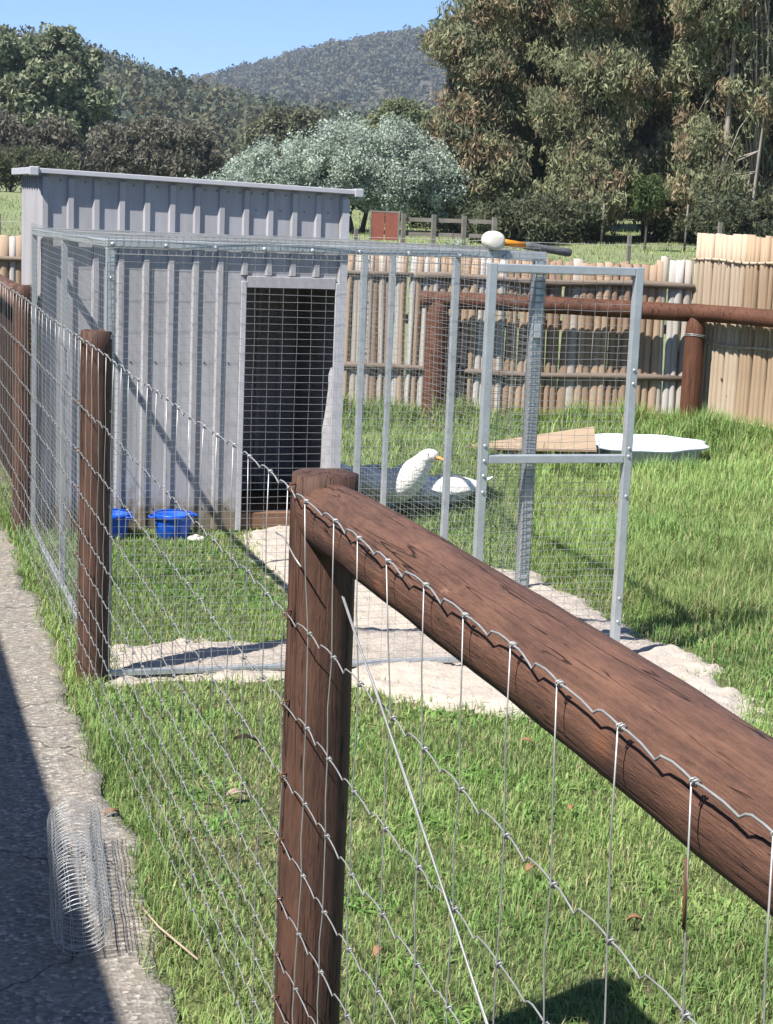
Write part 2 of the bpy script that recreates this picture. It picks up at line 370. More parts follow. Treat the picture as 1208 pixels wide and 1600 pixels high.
make_grid('lawn', np.arange(0.2, 14.0, 0.08), np.arange(-1.5, 14.4, 0.08), lambda x, y: lawn_z(x, y) - 0.004, M['soil'])

def make_path():
    ys = np.arange(-3.0, 16.0, 0.05); V = []; Fq = []
    e = path_edge(ys)
    for j, y in enumerate(ys):
        ed = e[j] + rng.normal(0, 0.006)
        for x, z in ((-3.0, 0.016), (0.0, 0.016), (ed-0.05, 0.017), (ed-0.012, 0.014), (ed, -0.03)): V.append((x, y, z))
    n = 5
    for j in range(len(ys)-1):
        for k in range(n-1): Fq.append((j*n+k, j*n+k+1, (j+1)*n+k+1, (j+1)*n+k))
    tag(np_mesh('path', np.array(V), [np.array(Fq)], M['path'], smooth=True), kind='structure')
make_path()

SAND = [(1.83,8.51),(2.18,8.75),(2.3,8.28),(2.44,7.73),(2.72,7.7),(3.0,7.34),(3.03,6.74),(3.02,6.2),(3.12,5.92),(3.0,5.6),(3.04,5.31),(2.95,5.12),(2.47,5.06),
        (2.15,5.22),(1.97,5.30),(1.78,5.42),(1.69,5.66),(1.60,5.80),(1.44,5.86),(1.04,5.87),(0.84,5.87),(0.88,6.43),(1.21,6.40),(1.57,6.38),(1.74,6.78),(1.80,7.44),(1.81,8.21)]
def poly_dist(x, y, poly):
    """signed distance, positive inside"""
    d = np.full(np.shape(x), 9.0)
    for (ax_, ay_), (bx_, by_) in zip(poly, poly[1:] + poly[:1]):
        ex, ey = bx_-ax_, by_-ay_; t = np.clip(((x-ax_)*ex + (y-ay_)*ey)/(ex*ex+ey*ey), 0, 1)
        d = np.minimum(d, np.hypot(x-ax_-t*ex, y-ay_-t*ey))
    return np.where(in_poly(x, y, poly), d, -d)
def sand_depth(x, y):
    x = np.asarray(x, float); y = np.asarray(y, float); sh = x.shape; x = x.ravel(); y = y.ravel()
    d = poly_dist(x, y, SAND) + 0.035*nz(x, y, 6, 2) + 0.02*nz(y, x, 15, 5) + 0.012*nz(x, y, 33, 3)
    return d.reshape(sh)
def sand_z(x, y):
    d = sand_depth(x, y)
    return (lawn_z(x, y) - 0.012 + 0.032*smooth01((d+0.05)/0.14) + 0.011*nz(x, y, 7, 6) + 0.006*nz(x, y, 19, 8) + 0.0035*nz(y, x, 45, 1) + 0.004*nz(x, y, 90, 4))
make_grid('sand_bed', np.arange(0.7, 3.3, 0.016), np.arange(4.9, 9.0, 0.016), sand_z, M['sand'], mask=lambda x, y: sand_depth(x, y) > -0.06)

# ------------------------------------------------------------------ grass
def blades(n, x, y, z, length, width, col, lean=0.55, gname='lawn_grass', label=None):
    th = rng.uniform(0, 2*math.pi, n); ln = np.abs(rng.normal(0, lean, n)) + 0.1
    dx, dy = np.cos(th), np.sin(th); wx, wy = -dy*width/2, dx*width/2
    b = np.stack([x, y, z - 0.006], -1)
    h1 = length*0.55; h2 = length*np.sqrt(1/(1+ln**2*0.8))
    mid = b + np.stack([dx*ln*length*0.22, dy*ln*length*0.22, h1*np.sqrt(1/(1+ln**2*0.3))], -1)
    tip = b + np.stack([dx*ln*length*0.75, dy*ln*length*0.75, h2*0.95], -1)
    wv = np.stack([wx, wy, np.zeros(n)], -1)
    V = np.stack([b-wv, b+wv, mid+wv*0.8, mid-wv*0.8, tip], 1).reshape(-1, 3)
    i = np.arange(n)*5
    Fq = np.stack([i, i+1, i+2, i+3], -1); Ft = np.stack([i+3, i+2, i+4], -1)
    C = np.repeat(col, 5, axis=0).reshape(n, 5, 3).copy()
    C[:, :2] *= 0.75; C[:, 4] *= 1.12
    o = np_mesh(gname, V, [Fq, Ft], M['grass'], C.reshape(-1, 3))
    return tag(o, label, 'grass', kind='stuff')

def grass_cols(x, y, straw=0.08):
    n = len(x); g = np.array([0.272, 0.405, 0.125]); yg = np.array([0.43, 0.485, 0.18]); dk = np.array([0.178, 0.298, 0.088]); st = np.array([0.46, 0.40, 0.22])
    t = np.clip(0.5 + 0.5*nz(x, y, 1.6, 4) + rng.normal(0, 0.22, n), 0, 1)[:, None]
    c = dk*(1-t) + g*t
    u = np.clip(0.15 + 0.5*nz(x, y, 0.9, 7) + rng.normal(0, 0.2, n), 0, 1)[:, None]
    c = c*(1-u*0.75) + yg*u*0.75
    worn = np.exp(-(((x-1.02)/0.28)**2 + ((y-4.4)/0.75)**2)) + 0.5*np.exp(-(((x-1.75)/0.2)**2 + ((y-4.1)/0.25)**2)) + 0.45*np.exp(-(((x-3.3)/0.5)**2 + ((y-6.6)/0.6)**2))
    c = c*(1.0 + 0.22*nz(x, y, 0.55, 21)[:, None] + 0.10*nz(x, y, 4.5, 9)[:, None]).clip(0.7, 1.35)
    s = (rng.random(n) < straw*(1 + 1.5*np.clip(nz(x, y, 1.1, 12), 0, 1)) + 0.45*worn*np.clip(0.5 + nz(x, y, 6, 3), 0, 1))[:, None]
    c = np.where(s, st*rng.uniform(0.7, 1.1, (n, 1)), c)
    return c * rng.uniform(0.8, 1.2, (n, 1))

def sample_lawn(x0, x1, y0, y1, dens, keep_sand=0.015):
    n = int((x1-x0)*(y1-y0)*dens); x = rng.uniform(x0, x1, n); y = rng.uniform(y0, y1, n)
    sd_ = np.full(n, -1.0); nr_ = (x > 0.6) & (x < 3.4) & (y > 4.7) & (y < 9.1); sd_[nr_] = sand_depth(x[nr_], y[nr_])
    k = (x > path_edge(y) - 0.02 - 0.04*rng.random(n)) & (rng.random(n) < np.clip(np.where(sd_ < 0.03, 0.55 - sd_*7, 0.02 + 0.35*np.exp(-(sd_-0.03)/0.03)) + 0.25*(nz(x, y, 9, 4) > 0.62), 0.012, 1))
    k &= ~((x > 0.86) & (x < 2.37) & (y > 8.62) & (y < 9.62))
    # keep to the wedge a camera near this one can see
    k &= (((x-5.14)/0.55)**2 + ((y-10.90)/0.47)**2 > 1.0)
    az = np.arctan2(x, y); k &= (az > -0.05) & (az < 0.66)
    return x[k], y[k]

def lawn_len(x, y):
    rough = smooth01((x - 2.75 + 0.35*nz(x, y, 1.1, 3))/0.8) * smooth01((y-5.4)/1.2)
    rough = np.maximum(rough, smooth01((y-9.3)/1.5) * smooth01((x-2.2)/0.8))
    L = 0.036 + 0.012*nz(x, y, 1.5, 2) + rough*(0.060 + 0.055*nz(x, y, 2.1, 6) + 0.03*nz(x, y, 6.0, 2))
    edge = np.exp(-((x - path_edge(y) - 0.05)/0.07)**2)
    L = L + edge*0.055*np.clip(0.6 + nz(x, y, 3, 1), 0, 1.6)
    L = np.where(nz(x, y, 1.3, 15) > 0.55, L*0.7, L)*(1 + 0.55*np.clip(nz(x, y, 7.5, 31) - 0.35, 0, 1)) * (1 - 0.5*np.exp(-(((x-1.02)/0.22)**2 + ((y-4.45)/0.6)**2)))
    return np.clip(L, 0.016, None)

gx, gy, gw = [], [], []
for (x0, x1, y0, y1, dens, w) in ((0.45, 3.4, 2.7, 5.2, 13500, 0.0031), (0.45, 5.0, 5.2, 7.5, 8600, 0.0038), (0.5, 5.6, 7.5, 9.8, 6200, 0.0046), (0.9, 8.2, 9.8, 12.9, 3600, 0.006)):
    a, b = sample_lawn(x0, x1, y0, y1, dens); gx.append(a); gy.append(b); gw.append(np.full(len(a), w))
gx = np.concatenate(gx); gy = np.concatenate(gy); gw = np.concatenate(gw)
gl = lawn_len(gx, gy)*rng.uniform(0.55, 1.35, len(gx))
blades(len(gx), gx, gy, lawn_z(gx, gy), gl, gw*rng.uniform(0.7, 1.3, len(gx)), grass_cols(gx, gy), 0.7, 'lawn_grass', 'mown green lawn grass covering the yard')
n = 11000; cx_ = rng.uniform(0.75, 3.6, 240); cy_ = rng.uniform(3.0, 8.4, 240); ci = rng.integers(0, 240, n)
lx_ = cx_[ci] + rng.normal(0, 0.05, n); ly_ = cy_[ci] + rng.normal(0, 0.05, n)
kp = (lx_ > path_edge(ly_)) & (sand_depth(lx_, ly_) < -0.03); lx_, ly_ = lx_[kp], ly_[kp]
blades(len(lx_), lx_, ly_, lawn_z(lx_, ly_), rng.uniform(0.018, 0.04, len(lx_)), rng.uniform(0.007, 0.013, len(lx_)), grass_cols(lx_, ly_, 0.02)*np.array([0.8, 0.95, 0.8]), 2.2, 'lawn_weeds', 'patches of small broad leaved weeds in the lawn')
# long weeds along the slab fence, the pool and the path edge
n = 9000; t = rng.uniform(0, 1, n); off = np.abs(rng.normal(0, 0.16, n))
wx_ = 3.4 + t*2.75 - 0.297*off - 0.03; wy_ = 13.03 - 0.3108*(wx_ - 3.64) - 0.955*off - 0.06
n2 = 6500; t2 = rng.uniform(0, 1.9, n2); off2 = np.abs(rng.normal(0, 0.22, n2)) + 0.05
wx_ = np.concatenate([wx_, 6.17 + 0.4*t2 - 0.92*off2]); wy_ = np.concatenate([wy_, 12.15 - 0.92*t2 - 0.4*off2])
n3 = 2600; wx_ = np.concatenate([wx_, rng.normal(5.75, 0.55, n3)]); wy_ = np.concatenate([wy_, rng.normal(11.55, 0.16, n3)])
kp = (((wx_-5.14)/0.56)**2 + ((wy_-10.90)/0.49)**2 > 1.0); wx_, wy_ = wx_[kp], wy_[kp]
wl_ = rng.uniform(0.10, 0.36, len(wx_))*(0.75 + 0.4*nz(wx_, wy_, 3, 5))
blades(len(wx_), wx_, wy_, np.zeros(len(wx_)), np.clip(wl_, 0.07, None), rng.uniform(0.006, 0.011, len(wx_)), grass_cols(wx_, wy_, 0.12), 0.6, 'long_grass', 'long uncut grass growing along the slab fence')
# paddock beyond the fence
n = 40000; r = np.sqrt(rng.uniform(14.5**2, 62**2, n)); az = rng.uniform(-0.05, 0.68, n); px, py = r*np.sin(az), r*np.cos(az)
k = (py > 13.3) | (px > 7.2); px, py, r = px[k], py[k], r[k]
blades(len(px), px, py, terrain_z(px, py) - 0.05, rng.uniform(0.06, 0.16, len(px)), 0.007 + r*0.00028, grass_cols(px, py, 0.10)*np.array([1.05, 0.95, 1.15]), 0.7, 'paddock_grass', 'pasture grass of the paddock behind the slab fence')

# ------------------------------------------------------------------ hills and forest
def az_of(px): return YAW + math.atan((px - 604)/F_PX)
def el_of(px, py):
    d = FWD + RGT*((px-604)/F_PX) - UPV*((py-800)/F_PX); return d.z/math.hypot(d.x, d.y)
def ridge_fn(pts, dist, drop):
    a = np.array([az_of(x) for x, _ in pts]); z = np.array([CAM_H + el_of(x, y)*dist - drop for x, y in pts]); return a, z
def make_hill(name, pts, d0, d1, drop, amp, seed):
    a, z = ridge_fn(pts, d1, drop); A = np.linspace(a[0], a[-1], 150); zr = np.interp(A, a, z)
    T = np.concatenate([np.linspace(0, 1, 50), np.linspace(1.03, 1.5, 8)])
    def surf(az_, t):
        zt = np.interp(az_, a, z); r = d0 + (d1-d0)*t
        x, y = r*np.sin(az_), r*np.cos(az_); z0 = terrain_z(d0*np.sin(az_), d0*np.cos(az_)) - 3
        h = np.where(t <= 1, z0 + (zt-z0)*(0.35*t + 0.65*smooth01(t)), zt - (t-1)*1.1*(zt-z0))
        return x, y, h + amp*nz(x, y, 6.0/(d1-d0+1), seed)*np.clip(t*1.3, 0, 1)*np.clip((1.02-t)*5, 0, 1)
    AA, TT = np.meshgrid(A, T, indexing='ij'); x, y, h = surf(AA, TT)
    V = np.stack([x, y, h], -1).reshape(-1, 3); ny = len(T)
    i, k = np.meshgrid(np.arange(len(A)-1), np.arange(ny-1), indexing='ij')
    Fq = np.stack([i*ny+k, (i+1)*ny+k, (i+1)*ny+k+1, i*ny+k+1], -1).reshape(-1, 4)
    tag(np_mesh(name, V, [Fq], M['hill'], smooth=True), kind='structure')
    return surf, A[0], A[-1]
MTN = [(-400,240),(100,180),(250,142),(295,126),(350,111),(400,96),(450,82),(500,70),(560,61),(610,57),(660,57),(720,60),(800,72),(1000,110),(1500,180)]
HILL = [(-500,20),(-100,60),(0,76),(60,80),(130,96),(200,118),(290,146),(350,166),(420,182),(500,196),(650,214),(900,230),(1500,250)]
mt_surf, ma0, ma1 = make_hill('mountain', MTN, 620, 1350, 6.5, 9.0, 3)
hl_surf, ha0, ha1 = make_hill('foothill', HILL, 150, 400, 5.5, 3.0, 5)

def forest(name, label, surf, a0, a1, n, hgt, per, leaf, base, var, seed, tmin=0.05):
    az_ = rng.uniform(a0, a1, n); t = np.sqrt(rng.uniform(tmin, 1.0, n)); x, y, z = surf(az_, t)
    thin = nz(x, y, 14.0/hgt*0.05, seed+2) > 0.75            # rocky openings
    x, y, z = x[~thin], y[~thin], z[~thin]; n = len(x)
    H = hgt*rng.uniform(0.55, 1.25, n); W = H*rng.uniform(0.3, 0.45, n)
    u = rng.normal(size=(n, per, 3)); u /= np.linalg.norm(u, axis=2, keepdims=True); u *= rng.uniform(0.55, 1.05, (n, per, 1))
    c = np.stack([x, y, z + H*0.6], -1)[:, None, :] + u*np.stack([W, W, H*0.42], -1)[:, None, :]
    a = rng.normal(size=(n, per, 3)); a /= np.linalg.norm(a, axis=2, keepdims=True)
    b = rng.normal(size=(n, per, 3)); b -= a*(a*b).sum(2, keepdims=True); b /= np.linalg.norm(b, axis=2, keepdims=True)
    s = leaf*rng.uniform(0.6, 1.4, (n, per, 1)); a *= s; b *= s*0.7
    V = np.stack([c-a, c-b, c+a, c+b], 2).reshape(-1, 3)
    Fq = np.arange(len(V)).reshape(-1, 4)
    tone = np.clip(rng.normal(1, var, (n, 1, 1)), 0.45, 1.8); hue = rng.normal(0, 0.12, (n, 1, 1))*np.array([1.0, 0.2, -0.4])
    C = np.clip(np.array(base)*(tone + hue)*rng.uniform(0.85, 1.15, (n, per, 1)), 0.005, 1)
    C = np.repeat(C, 4, axis=1).reshape(-1, 3)
    tag(np_mesh(name, V, [Fq], M['far_leaf'], C), label, 'forest', kind='stuff')
forest('mountain_forest', 'grey green eucalypt forest covering the distant mountain', mt_surf, az_of(180), az_of(780), 2600, 9.5, 38, 1.1, (0.135, 0.140, 0.096), 0.14, 1, 0.1)
forest('foothill_forest', 'bushland trees covering the low foothill behind the shed', hl_surf, az_of(-40), az_of(760), 1300, 7.5, 110, 0.42, (0.125, 0.135, 0.090), 0.15, 4, 0.02)

# ------------------------------------------------------------------ trees
def crown(name, clumps, per, leaf, aspect, droop, cols, parent, flat=1.0):
    """clumps: (k,4) centre+radius; every leaf a small rhombus"""
    K = len(clumps); c0 = clumps[:, None, :3]; rad = clumps[:, None, 3:4]
    u = rng.normal(size=(K, per, 3)); u /= np.linalg.norm(u, axis=2, keepdims=True)
    u *= rng.random((K, per, 1))**0.45; u[..., 2] *= flat
    c = c0 + u*rad
    a = rng.normal(size=(K, per, 3)); a[..., 2] -= droop; a /= np.linalg.norm(a, axis=2, keepdims=True)
    b = rng.normal(size=(K, per, 3)); b -= a*(a*b).sum(2, keepdims=True); b /= np.linalg.norm(b, axis=2, keepdims=True)
    s = leaf*rng.uniform(0.6, 1.35, (K, per, 1)); a = a*s*0.5; b = b*s*0.5*aspect
    V = np.stack([c-a, c-b, c+a, c+b], 2).reshape(-1, 3); Fq = np.arange(len(V)).reshape(-1, 4)
    pick = rng.integers(0, len(cols), K); base = np.array(cols)[pick][:, None, :]*rng.uniform(0.75, 1.25, (K, 1, 1))
    C = base*rng.uniform(0.87, 1.15, (K, per, 1)); C = np.repeat(C, 4, axis=1).reshape(-1, 3)
    return np_mesh(name, V, [Fq], M['leaf'], C, parent=parent)

def lobes_to_clumps(lobes, n, r0, r1, shell=0.6):
    vol = np.array([l[3]*l[4]*l[5] for l in lobes])**0.75; pick = rng.choice(len(lobes), n, p=vol/vol.sum())
    Lb = np.array(lobes)[pick]; u = rng.normal(size=(n, 3)); u /= np.linalg.norm(u, axis=1, keepdims=True)
    u *= (shell + (1-shell)*rng.random((n, 1)))
    return np.concatenate([Lb[:, :3] + u*Lb[:, 3:6], rng.uniform(r0, r1, (n, 1))], 1)

def tree(name, loc, trunks, lobes, nclump, r0, r1, per, leaf, aspect, droop, cols, bark, label, cat='tree', group=None, shell=0.55, limbs=10, flat=1.0):
    t = empty(name, loc, 0, label, cat, group)
    for (dx, dy, h, r, lx, ly) in trunks:
        m = MB(); pts = []; rs = []
        for i in range(9):
            q = i/8; pts.append((dx + lx*q**1.3 + 0.05*h*0.2*math.sin(q*5+dx*3), dy + ly*q**1.3 + 0.04*h*0.2*math.cos(q*4+dy), h*q - 0.1)); rs.append(r*(1-0.75*q)*(1.25 if i == 0 else 1))
        m.tube(pts, rs, 8)
        for _ in range(limbs):
            L = lobes[rnd.randrange(len(lobes))]; s = pts[rnd.randrange(3, 9)]
            e = (L[0]+rnd.uniform(-.5,.5)*L[3], L[1]+rnd.uniform(-.5,.5)*L[4], L[2]+rnd.uniform(-.4,.5)*L[5])
            mid = tuple((s[i]+e[i])/2 + rnd.uniform(-.2,.2) + (0.25 if i == 2 else 0) for i in range(3))
            m.tube([s, mid, e], [r*0.4, r*0.25, r*0.06], 5)
        m.build('trunk', bark, t, True)
    crown('crown', lobes_to_clumps(lobes, nclump, r0, r1, shell), per, leaf, aspect, droop, cols, t, flat)
    return t

def gpt(px, dist):
    """ground point seen in picture column px at that distance"""
    a = az_of(px); x, y = dist*math.sin(a), dist*math.cos(a); return (x, y, float(terrain_z(x, y)) - 0.08)

EUC = [(0.222, 0.232, 0.132), (0.200, 0.216, 0.122), (0.265, 0.270, 0.160), (0.300, 0.232, 0.148), (0.190, 0.208, 0.130), (0.312, 0.240, 0.150)]
def column_lobes(h, w, z0, k, lean=0):
    L = []
    for i in range(k):
        q = i/(k-1); z = z0 + (h-z0)*q; rr = w*(0.62 + 0.5*math.sin(math.pi*min(1, 0.18+q*0.8)))*rnd.uniform(0.75, 1.15)
        an = rnd.uniform(0, 6.28); o = w*0.55*rnd.random()
        L.append((o*math.cos(an)+lean*q, o*math.sin(an), z, rr*0.72, rr*0.72, (h-z0)/k*0.85))
    return L
gum_specs = [(703, 52, 6.6, 1.35, 0.75, 'brownish tall gum tree at the left end of the dense row', 'low'),
             (790, 55, 13.5, 2.0, 1.3, 'dark gum tree second from left in the dense row'  , ''),
             (872, 57, 14.5, 1.7, 1.6, 'tall gum tree with bare grey limbs near the top edge', 'bare'),
             (905, 51, 12.5, 1.9, 1.5, 'leafy gum tree straight above the corner post of the run', ''),
             (1000, 54, 14.5, 2.1, 1.7, 'gum tree with pale multiple stems left of the tall slab panel', 'stems'),
             (1090, 50, 13.5, 2.1, 1.4, 'reddish gum tree standing above the tall slab panel', ''),
             (1180, 52, 14.0, 2.2, 1.2, 'gum tree at the right edge of the picture', '')]
gums = []
def copy_tree(t, loc, rz, label, sc_=1.0):
    c = t.copy(); COL.objects.link(c); c.location = loc; c.rotation_euler = (0, 0, rz); c['label'] = label; c.scale = (sc_, sc_, sc_)
    for ch in list(t.children):
        q = ch.copy(); COL.objects.link(q); q.parent = c
    return c
for gi, (px, d, h, w, z0, lab, kind) in enumerate(gum_specs):
    tr = [(rnd.uniform(-.4,.4), rnd.uniform(-.4,.4), h*0.9, 0.16, rnd.uniform(-.6,.6), rnd.uniform(-.3,.3)), (rnd.uniform(-.9,.9), rnd.uniform(-.5,.5), h*0.7, 0.10, rnd.uniform(-.8,.8), 0.2)]
    if kind == 'stems':
        tr += [(-0.5+0.22*i, rnd.uniform(-1.2,-.4), 4.5, 0.06, rnd.uniform(-.3,.3), -0.1) for i in range(6)]
    if kind == 'bare': tr += [(0.3, -1.2, 11.5, 0.15, 0.5, -0.4)]
    lb = column_lobes(h, w, z0 - 0.1, 11) + [(rnd.uniform(-1.2,1.2), -0.6+rnd.uniform(-.4,.4), rnd.uniform(1.0,1.7), 0.75, 0.6, 0.55) for _ in range(3)]
    if gi in (3, 5, 6):
        gums.append(copy_tree(gums[{3: 1, 5: 4, 6: 1}[gi]], gpt(px, d), 2.1 + gi, lab, {3: 0.96, 5: 1.0, 6: 1.06}[gi])); continue
    gums.append(tree('gum_tree', gpt(px, d), tr, lb, 620 if kind != 'bare' else 460, 0.24, 0.55, 110, 0.20, 0.26, 1.5, EUC[: (4 if gi % 3 else 6)], M['bark'] if kind in ('stems', 'bare') else M['bark_dark'], lab, 'tree', 'gum trees beyond the slab fence', shell=0.5))

for (gi, px, d, rz, sc_, lab) in ((1, 1046, 52, 3.6, 0.95, 'olive gum tree filling the row above the gate corner'), (1, 745, 66, 2.0, 0.8, 'gum tree set back behind the leftmost brownish gum'), (3, 835, 68, 1.1, 1.1, 'gum tree set back behind the mallet'), (4, 985, 69, 2.6, 1.1, 'gum tree set back behind the young tree'),
                                (5, 1075, 67, 4.0, 1.1, 'gum tree set back left of the tall board fence'), (0, 905, 70, 3.0, 1.9, 'gum tree set back above the gate top rail'), (6, 1165, 66, 5.0, 1.0, 'gum tree set back at the far right')):
    copy_tree(gums[gi], gpt(px, d), rz, lab, sc_)
# silver wattle bush
wat = [(0,0,1.9,1.5,1.3,1.15),(-1.6,0.2,1.55,1.35,1.2,0.95),(1.45,-0.1,1.85,1.35,1.2,1.15),(0.6,0,2.55,1.4,1.1,0.75),(-2.7,0.1,1.1,0.9,1.0,0.6),(2.4,0,1.35,0.8,1.0,0.9),(-0.7,-0.7,1.5,1.2,0.8,0.9),(1.1,-0.8,1.5,1.2,0.8,0.95),(-3.5,0.2,0.85,0.7,0.8,0.35)]
WAT = [(0.35,0.405,0.335),(0.38,0.435,0.365),(0.325,0.38,0.305),(0.40,0.45,0.385)]
wat = [(x_*1.12, y_, z_, a_*1.08, b_, c_*0.98) for (x_, y_, z_, a_, b_, c_) in wat]
tree('wattle_tree', gpt(522, 50), [(0.2,0,1.6,0.10,-0.4,0),(0.5,0.1,1.8,0.09,0.5,0),(-0.1,0,1.4,0.08,-0.9,0)], wat, 640, 0.2, 0.42, 125, 0.084, 0.55, 0.1, WAT, M['bark_dark'],
     'pale silver green spreading wattle behind the shed roof', 'tree', shell=0.72, limbs=14)
# dark understorey below it
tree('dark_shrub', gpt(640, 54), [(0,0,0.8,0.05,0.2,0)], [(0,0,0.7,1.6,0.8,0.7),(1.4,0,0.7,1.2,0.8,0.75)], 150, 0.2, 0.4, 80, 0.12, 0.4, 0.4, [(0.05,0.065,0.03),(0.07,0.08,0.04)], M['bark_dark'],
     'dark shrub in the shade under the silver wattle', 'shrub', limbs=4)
SHR = [(0.10,0.115,0.065),(0.12,0.128,0.075),(0.085,0.10,0.06)]  # bushes below the gums are added for the dark shade between trunks
for (px_, d_, w_, h_, lab_) in ((775, 47, 1.3, 1.0, 'dark bush added as shade between the trunks right of the rail fence'), (850, 49, 1.2, 1.2, 'dark bush added as shade behind the mallet among the gum trunks'), (985, 66, 1.5, 1.6, 'low dark bush added as shade between two lit paddock gaps'),
                               (1045, 52, 0.7, 1.3, 'narrow dark bush added as shade behind the pale stems'), (1140, 47, 1.6, 1.5, 'dark bush added as shade behind the top of the tall board fence'), (500, 66, 2.6, 2.2, 'dark bush low behind the right end of the shed roof'), (5, 70, 2.6, 1.9, 'dark bush at the left edge beside the shed roof')):
    tree('dark_fill_bush', gpt(px_, d_), [(0,0,h_*0.6,0.05,0.1,0),(0.4,0,h_*0.5,0.04,0.2,0)], [(0,0,h_*0.5,w_,0.8,h_*0.5),(w_*0.5,0,h_*0.45,w_*0.6,0.7,h_*0.45),(-w_*0.5,0,h_*0.55,w_*0.6,0.7,h_*0.5)], 120, 0.22, 0.42, 75, 0.15, 0.35, 0.8, SHR, M['bark_dark'], lab_, 'bush', 'bushes under the gum trees', limbs=5)
GRN = [(0.075,0.095,0.05),(0.095,0.11,0.062),(0.062,0.08,0.045)]
tree('tall_tree', gpt(50, 112), [(0,0,7,0.22,0.5,0),(-1,0,6,0.18,-0.8,0)], [(-1.2,0,5.2,2.0,1.8,1.7),(0.7,-0.6,6.3,1.7,1.6,1.3),(1.2,0,8.4,1.1,1.1,0.9),(2.7,0,7.4,0.9,0.9,0.9),(-2.6,0,7.9,1.4,1.4,1.1),(2.9,-0.4,5.2,1.7,1.6,1.2),(0.2,-0.8,3.4,2.2,1.6,1.3),(-3.3,0,4.6,1.8,1.6,1.6),(3.4,0,3.2,1.6,1.4,1.3),(-0.4,0,7.7,1.2,1.2,0.9)],
     640, 0.35, 0.7, 70, 0.34, 0.6, 0.3, [(0.22,0.25,0.155),(0.19,0.22,0.135),(0.26,0.28,0.18)], M['bark_dark'], 'tall rounded tree rising over the left end of the shed', 'tree', 'trees behind the shed', shell=0.72, limbs=12)
tree('grey_tree', gpt(45, 92), [(0,0,2.2,0.16,0.2,0)], [(0,0,1.6,1.6,1.4,1.2),(1.8,0,1.3,1.3,1.2,1.0),(-1.9,0,2.2,1.5,1.3,1.3),(0.9,0,2.6,1.0,1.0,0.7)], 300, 0.3, 0.6, 60, 0.30, 0.4, 0.8, [(0.15,0.142,0.112),(0.17,0.158,0.122)], M['bark_dark'],
     'grey brown tree low behind the left roof corner', 'tree', 'trees behind the shed', limbs=10)
tree('grey_tree', gpt(225, 100), [(0,0,2.6,0.18,0.2,0),(0.8,0,2.3,0.13,0.6,0),(-0.9,0,2.2,0.12,-0.7,0)], [(0.2,0,2.9,1.5,1.4,1.0),(-2.2,0,2.3,1.5,1.4,1.1),(1.9,0,2.6,1.5,1.4,1.0),(-0.9,-0.6,1.4,1.9,1.3,1.1),(3.2,0,1.6,1.2,1.2,1.0),(1.2,-0.8,1.2,1.7,1.3,0.9),(-3.2,0,1.2,1.1,1.2,0.9)], 480, 0.28, 0.55, 62, 0.30, 0.35, 0.8,
     [(0.175,0.165,0.128),(0.155,0.155,0.112),(0.195,0.18,0.14)], M['bark'], 'broad grey brown gum behind the middle of the shed roof', 'tree', 'trees behind the shed', shell=0.6, limbs=16)
tree('round_tree', gpt(425, 135), [(0,0,4,0.2,0.2,0)], [(0,0,4.3,2.3,2.0,1.7),(1.6,0,4.5,1.5,1.4,1.2),(-2.0,0,3.4,1.4,1.4,1.2),(0,0,2.6,2.6,1.8,1.3)], 330, 0.45, 0.85, 60, 0.34, 0.55, 0.2, [(0.17,0.175,0.11),(0.15,0.158,0.10)], M['bark_dark'],
     'rounded olive green tree above the silver wattle on the left', 'tree', 'trees behind the shed', shell=0.7, limbs=8)
tree('bright_tree', gpt(600, 125), [(0,0,4.5,0.2,0.2,0)], [(0,0,5.1,1.4,1.3,1.2),(1.7,0,4.8,1.3,1.2,1.1),(-1.2,0,4.2,1.2,1.2,1.0)], 210, 0.45, 0.85, 60, 0.34, 0.5, 0.2, [(0.21,0.23,0.12),(0.19,0.215,0.11)], M['bark_dark'],
     'yellow green tree top peeping over the silver wattle', 'tree', 'trees behind the shed', shell=0.7, limbs=8)
tree('young_tree', gpt(985, 46), [(0,0,1.3,0.045,0.03,0)], [(0,0,1.5,0.45,0.45,0.5)], 40, 0.15, 0.25, 60, 0.10, 0.4, 0.6, [(0.09,0.12,0.045)], M['bark_dark'], 'young tree with thin dark trunk behind the gate top corner', 'tree', limbs=4)
tree('pale_shrub', gpt(693, 37), [(0,0,0.35,0.02,0.05,0)], [(0,0,0.28,0.3,0.25,0.26)], 26, 0.06, 0.12, 40, 0.05, 0.5, 0.2, [(0.42,0.46,0.38),(0.30,0.36,0.24)], M['bark_dark'], 'small pale leaved shrub before the far rail fence', 'shrub', limbs=4)

# ------------------------------------------------------------------ far paddock fences
def rail_fence():
    a = gpt(612, 39.5); b = gpt(752, 39.5)
    f = empty('rail_fence', a, 0, 'weathered grey post and rail fence in the far paddock', 'fence')
    d = Vector(b) - Vector(a)
    for k in range(4):
        q = d*(k/3); MB().bar((q.x, q.y, -0.1), (q.x, q.y, 0.95), 0.09, 0.09).build('post', M['grey_wood'], f)
    for h in (0.82, 0.5, 0.2):
        MB().bar((0, 0.06, h), (d.x, d.y+0.06, h+d.z), 0.04, 0.09).build('rail', M['grey_wood'], f)
rail_fence()
g = gpt(583, 39)
p_ = empty('red_panel_gate', g, -az_of(583), 'small dull red panel gate beyond the slab fence', 'gate')
MB().box(-0.29, -0.01, -0.02, 0.02, 0.35, 0.95).build('panel', M['brick_panel'], p_); MB().box(0.01, 0.29, -0.02, 0.02, 0.35, 0.95).build('panel', M['brick_panel'], p_)
fr = MB(); fr.box(-0.33, -0.29, -0.03, 0.03, 0, 1.0); fr.box(0.29, 0.33, -0.03, 0.03, 0, 1.0); fr.box(-0.29, 0.29, -0.025, 0.025, 0.95, 0.985); fr.build('frame', M['grey_wood'], p_)
g = gpt(1062, 58)
